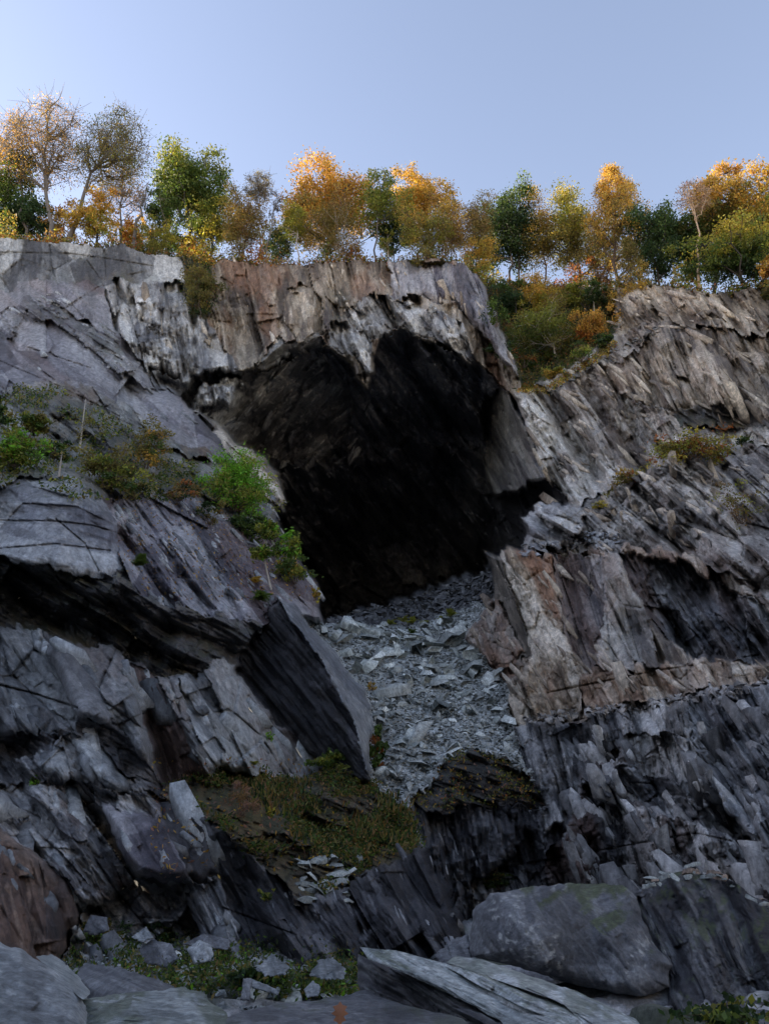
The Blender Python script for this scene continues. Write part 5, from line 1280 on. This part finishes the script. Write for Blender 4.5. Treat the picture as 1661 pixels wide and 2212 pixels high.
for k_, (u_, v_, hw_, hh_, pl_, lb_) in enumerate((
    (1080, 765, 30, 16, ['dark', 'teal'], "dark fern like shrub at the lower left of the gully"),
    (1130, 790, 40, 20, ['olive', 'rusty', 'dark'], "rusty brown shrub low in the gully"),
    (1165, 755, 40, 24, ['olive', 'green'], "olive shrub left of the white stemmed gully birch"),
    (1250, 778, 34, 16, ['green', 'olive', 'ygreen'], "mossy green shrub at the lower right of the gully"),
    (1300, 745, 22, 14, ['dark', 'green'], "dark shrub under the orange gully maple"),
    (1070, 690, 24, 36, ['dark', 'green'], "dark shrub filling the upper left flank of the gully"),
    (1200, 650, 30, 16, ['brown', 'olive', 'rusty'], "brown shrub at the top of the gully"),
    (1290, 655, 26, 18, ['dark', 'olive'], "dark scrub below the drooping larch"),
    (1190, 815, 30, 9, ['olive', 'gold', 'ygreen'], "golden grass tuft on the lip under the gully"),
    (1100, 720, 30, 26, ['dark', 'olive', 'brown'], "brown green thicket in the left of the gully"),
    (1225, 720, 26, 26, ['dark', 'dark', 'green'], "shaded thicket behind the white stemmed gully birch"))):
    bush('shrub', lb_, u_, v_, hw_, hh_, pl_, n=900, lsize=.17, seed=60 + k_, group="shrubs in the gully", lump=8)

def sapling(label, pts, Yadd, r0, pal, leaf_pts, nleaf, lsize, seed, cat="sapling", bark='birch'):
    g = np.random.default_rng(6000 + seed)
    b = surf(*pts[0][0]) + np.array((0, Yadd, 0))
    root = empty('sapling', b)
    st, lf = Geo(), Geo()
    for path in pts:
        q = np.stack([at(u, v, b[1] - .25 * i * .3) for i, (u, v) in enumerate(path)]) - b
        st.tube(q, np.linspace(r0, r0 * .35, len(q)), np.array(BK[bark]), 5)
    for (u, v, hw, hh) in leaf_pts:
        c = at(u, v, b[1] - .3) - b
        k = px(u, v, b[1])
        for _ in range(nleaf // 14):
            q = c + np.array([g.uniform(-hw, hw), g.uniform(-hw, hw) * .6, g.uniform(-hh, hh)]) * k
            off = g.normal(0, 1, (14, 3)) * k * 4
            bc = lc(pal[int(g.integers(len(pal)))])
            lf.leaves(q + off, lsize, bc * g.uniform(.6, 1.4, (14, 1)), g, asp=.5)
            st.tube(np.stack([c * .7 + q * .3, q]), np.array([.012, .006]), np.array(BK[bark]), 3)
    link('stem', st.mesh('stem', M_BARK), root)
    if leaf_pts: link('leaves', lf.mesh('leaves', M_LEAF), root)
    return tag(root, label, cat)
sapling("pale stemmed rowan sapling growing out of the rock beside the cave", [[(586, 1274), (578, 1240), (573, 1215), (573, 1200), (579, 1186), (592, 1176)], [(579, 1188), (574, 1170), (572, 1155), (566, 1140)], [(592, 1176), (584, 1160), (585, 1140)], [(592, 1176), (612, 1165), (628, 1160)]],
        -.4, .05, ['ygreen', 'green', 'bright'], [(576, 1145, 22, 12), (622, 1165, 22, 16), (600, 1190, 28, 12), (562, 1195, 14, 10), (584, 1140, 10, 8), (634, 1190, 10, 10)], 420, .16, 1)
sapling("bare pale stake of a birch standing on the left shelf", [[(173, 968), (177, 935), (181, 900), (186, 862)]], -.6, .05, ['olive'], [(182, 905, 14, 12), (170, 935, 10, 10)], 56, .10, 2)
sapling("shorter pale stick standing on the shelf left of the willow bush", [[(128, 1030), (131, 1005), (135, 975)]], -.5, .045, ['olive'], [(134, 985, 8, 8)], 28, .09, 3)

fern("dark green fern hanging on the purple slope", 300, 1225, 36, 'green', 16, 1)
fern("dark fern above the top of the leaning slab", 562, 1300, 38, 'green', 16, 2)
fern("golden brown fern beside the rowan sapling", 548, 1262, 26, 'gold', 9, 3)
fern("small green fern at the edge of the grassy ledge under the cliff", 548, 1786 - 130, 22, 'ygreen', 9, 4)
for k_, (u_, v_, s_) in enumerate(((868, 1345, 24), (890, 1349, 22), (915, 1350, 20), (952, 1342, 22), (975, 1333, 26), (840, 1352, 18), (888, 1372, 18))):
    fern(("olive green fern at the mouth of the cave, on the scree crest" if k_ < 6 else "dark fern in the hollow just below the scree crest"), u_, v_, s_, 'ygreen' if k_ < 6 else 'green', 9, 10 + k_, group="ferns on the scree crest" if k_ < 6 else None)
fern("bright fern clump in the lower left of the gully", 1064, 765, 26, 'green', 13, 30)
fern("second fern in the gully, right of the first", 1140, 800, 24, 'green', 11, 31)

# ------------------------------------------------------------------ ground cover
def cover(name, label, pts, size, pal, g, spread=.12, up=.1, asp=.5, blades=False, w=None):
    G = Geo()
    pa = np.array([lc(c) for c in pal])
    n = len(pts)
    idx = g.choice(len(pal), n, p=w)
    col = pa[idx] * g.uniform(.5, 1.4, (n, 1)) * g.uniform(.9, 1.1, (n, 3))
    q = np.asarray(pts) + g.normal(0, spread, (n, 3)) * np.array([1, .6, .4]) + np.array([0, -.05, up])
    if blades:
        h = size * g.uniform(.6, 1.8, n)
        tip = q + np.stack([g.normal(0, .35, n) * h, g.normal(-.2, .3, n) * h, h], -1)
        s = np.stack([np.full(n, .02 + size * .05), np.zeros(n), np.zeros(n)], -1)
        V = np.stack([q - s, q + s, tip + s * .2, tip - s * .2], 1).reshape(-1, 3)
        G.add(V, np.arange(4 * n).reshape(n, 4), np.repeat(col, 4, axis=0))
    else:
        G.leaves(q, size, col, g, asp=asp)
    return tag(link(name, G.mesh(name, M_LEAF)), label, kind='stuff')
g7 = np.random.default_rng(77)
pt, *_ = grid_points({'grass_ledge'}, 13000, g7, (vv > 1655) & (fbm(uu / 60, vv / 40, 61, 4) + .0012 * (vv < 1700) * 60 - .0011 * np.maximum(0, vv - 1800) > .48))
cover('ledge_weeds', "green weeds and moss on the grassy ledge", pt, .10, ['green', 'olive', 'dark', 'brown'], g7, w=[.4, .25, .2, .15])
pt, *_ = grid_points({'grass_ledge'}, 1300, g7, (vv > 1690) & (vv < 1830) & (fbm(uu / 60, vv / 40, 62, 4) > .52) & (uu > 540))
cover('ledge_grass', "dry tan grass on the grassy ledge", pt, .12, ['brown', 'olive', 'dark', 'green'], g7, blades=True, w=[.25, .30, .25, .2])
pt, *_ = grid_points({'grass_ledge', 'left_slope', 'bank', 'lower_left_cliff'}, 2600, g7, ((vv > 1080) & (vv < 1300) & (uu > 250)) | ((vv > 1640) & (vv < 1900) & (uu > 330)))
cover('fallen_leaves', "scattered fallen orange and tan leaves on the rock", pt, .10, ['orange', 'pink', 'gold'], g7, spread=.02, up=.03, w=[.3, .5, .2])
pt, *_ = grid_points({'left_slope'}, 5000, g7, (vv < 1085) & (fbm(uu / 50, vv / 30, 63, 3) > .52))
cover('shelf_weeds', "mossy weeds along the left shelf", pt, .16, ['olive', 'green', 'dark', 'ygreen'], g7, w=[.3, .4, .15, .15])
pt, *_ = grid_points({'gully'}, 15000, g7)
cover('gully_weeds', "brown and green undergrowth in the gully", pt, .22, ['olive', 'dark', 'brown', 'green', 'rusty'], g7, spread=.35, up=.2, w=[.3, .3, .15, .2, .05])
pt, *_ = grid_points({'bank'}, 1500, g7, fbm(uu / 30, vv / 20, 64, 3) > .48)
cover('bank_moss', "moss and tiny leaves on the black bank", pt, .09, ['olive', 'ygreen', 'rusty', 'dark'], g7, spread=.05, w=[.4, .2, .1, .3])
lip = (np.abs(vv - np.interp(uu, [1120, 1180, 1250, 1310, 1330], [842, 845, 800, 762, 745])) < 9) & (uu > 1120) & (uu < 1330)
pt, *_ = grid_points({'gully', 'right_cliff'}, 2600, g7, lip)
cover('lip_grass', "golden mossy grass along the lip under the gully", pt, .16, ['gold', 'olive', 'ygreen', 'rusty'], g7, w=[.35, .3, .2, .15])
lip = (np.abs(vv - np.interp(uu, [1310, 1330, 1400, 1400], [1075, 1045, 1010, 1010])) < 7) & (uu > 1300) & (uu < 1400)
pt, *_ = grid_points({'buttress', 'right_cliff'}, 700, g7, lip)
cover('slope_moss', "moss strip on the right slope", pt, .10, ['olive', 'ygreen', 'yellow'], g7, spread=.05)
# turf along the rim
ri = g7.choice(np.flatnonzero((U > -30) & (U < 1690)), 12000)
rp = P[0, ri] + np.stack([g7.normal(0, .1, 12000), g7.uniform(-.3, 2.5, 12000) ** 1, np.zeros(12000)], -1)
rp[:, 2] += .12 + g7.exponential(.12, 12000)
cover('rim_turf', "moss and grass fringe along the quarry rim", rp, .22, ['olive', 'brown', 'ygreen', 'dark', 'rusty'], g7, spread=.1, w=[.35, .2, .15, .2, .1])
ri = g7.choice(np.flatnonzero(((U > 560) & (U < 830)) | ((U > 440) & (U < 480))), 6000)
rp = P[0, ri] + np.stack([g7.normal(0, .2, 6000), g7.uniform(.5, 4, 6000), g7.exponential(.35, 6000) + .1], -1)
cover('rim_bracken', "rusty bracken along the middle of the rim", rp, .22, ['rusty', 'orange', 'brown', 'gold'], g7, spread=.15, w=[.45, .25, .2, .1])
n_u = 52000
ru = g7.uniform(-30, 1690, n_u)
ri = np.clip(np.searchsorted(U, ru), 0, NU - 1)
hgt = 3.6 * np.clip(fbm(ru / 55, ru * 0, 71, 4) - .30, 0, 1) / .5
off_ = g7.uniform(.5, 7, n_u)
rp = P[0, ri].copy()
rp[:, 1] += off_; rp[:, 2] += .1 + hgt * g7.uniform(0, 1, n_u) ** 1.2 * (1 + .1 * off_)
rp[:, 0] *= 1 + off_ / rp[:, 1] * .9
hue = fbm(ru / 40, off_ / 3, 72, 3) + g7.normal(0, .05, n_u)
order = np.argsort(hue)
G_ = Geo()
pa_ = np.array([lc(c) for c in ('dark', 'green', 'olive', 'ygreen', 'gold', 'brown', 'rusty')])
kk2 = np.clip((hue - .28) / .44 * 6.99, 0, 6.99).astype(int)
G_.leaves(rp, .24, pa_[kk2] * g7.uniform(.5, 1.4, (n_u, 1)), g7)
tag(link('rim_undergrowth', G_.mesh('rim_undergrowth', M_LEAF)), "mixed shrubs and bracken filling in between the trunks on the rim", kind='stuff')
# weeds on the quarry floor
wu_, wv_ = g7.uniform(140, 800, 14000), 1985 + 190 * g7.uniform(0, 1, 14000)
keep_ = fbm(wu_ / 70, wv_ / 30, 66, 3) > .47
fp = floor_pts(wu_[keep_], wv_[keep_])
fp[:, 2] += g7.exponential(.06, len(fp))
cover('floor_weeds', "low green weeds between the stones of the quarry floor", fp, .07, ['green', 'dark', 'olive', 'bright'], g7, spread=.05, w=[.45, .25, .25, .05])
for k_, (u_, v_, hw_, hh_, pl_, lb_) in enumerate((
    (230, 2040, 60, 30, ['dark', 'green', 'olive'], "dark green weed patch under the rust stained wall"),
    (340, 2030, 40, 22, ['green', 'dark'], "green weed patch below the lower left overhang"),
    (470, 2075, 50, 22, ['green', 'dark', 'olive'], "dark leafy weeds beside the squarish blocks"),
    (560, 2125, 46, 18, ['green', 'dark'], "leafy weeds around the plank shaped slab"),
    (700, 2140, 46, 18, ['green', 'olive', 'dark'], "leafy weeds left of the long foreground slab"))):
    bush('weeds', lb_, u_, v_, hw_, hh_, pl_, n=1500, lsize=.07, seed=90 + k_, lump=12, pos=floor_pt(u_, v_ + hh_ * .5), cat="weeds")
bush('bramble', "young bramble with large pale green leaves in the lower right corner", 1560, 2185, 90, 40, ['green', 'dark', 'dark', 'ygreen'], n=520, lsize=.07, seed=97, lump=12, pos=at(1560, 2225, 9.2), asp=.8)

# oak leaf on the flat slab
lp = floor_pt(736, 2192); Gl = Geo()
lf_o = np.array([(0, -.5), (.10, -.3), (.26, -.24), (.16, -.08), (.36, .02), (.2, .14), (.3, .3), (.1, .36), (0, .5), (-.1, .36), (-.3, .3), (-.2, .14), (-.36, .02), (-.16, -.08), (-.26, -.24), (-.10, -.3)])
dpt = at(736, 2190, 6.55)
V = np.stack([lf_o[:, 0] * .17, lf_o[:, 1] * .04, lf_o[:, 1] * .15], -1)
V = np.concatenate([V, [[0, -.02, 0]]])
ar = np.arange(16)
me = make_mesh('oak_leaf', V, np.stack([ar, (ar + 1) % 16, np.full(16, 16)], -1), np.tile((.42, .20, .12), (17, 1)), M_LEAF)
o = link('oak_leaf', me); o.location = dpt + np.array((0, -.12, .02))
tag(o, "tan fallen oak leaf on the dark flat slab", "leaf")

# two old posts on the rim
for k_, u_ in enumerate((769, 788)):
    b = base_point(u_, .6); G = Geo()
    G.tube([(0, 0, -.2), (0, 0, .5), (.02, 0, 1.15)], [.09, .08, .07], np.array(BK['dark']), 6)
    G.tube([(.02, 0, 1.15), (.02, 0, 1.19)], [.07, .01], np.array(BK['dark']), 6)
    o = link('fence_post', G.mesh('fence_post', M_BARK)); o.location = b
    tag(o, "dark wooden fence post on the rim, the %s of two" % ("left" if k_ == 0 else "right"), "post", "fence posts on the rim")
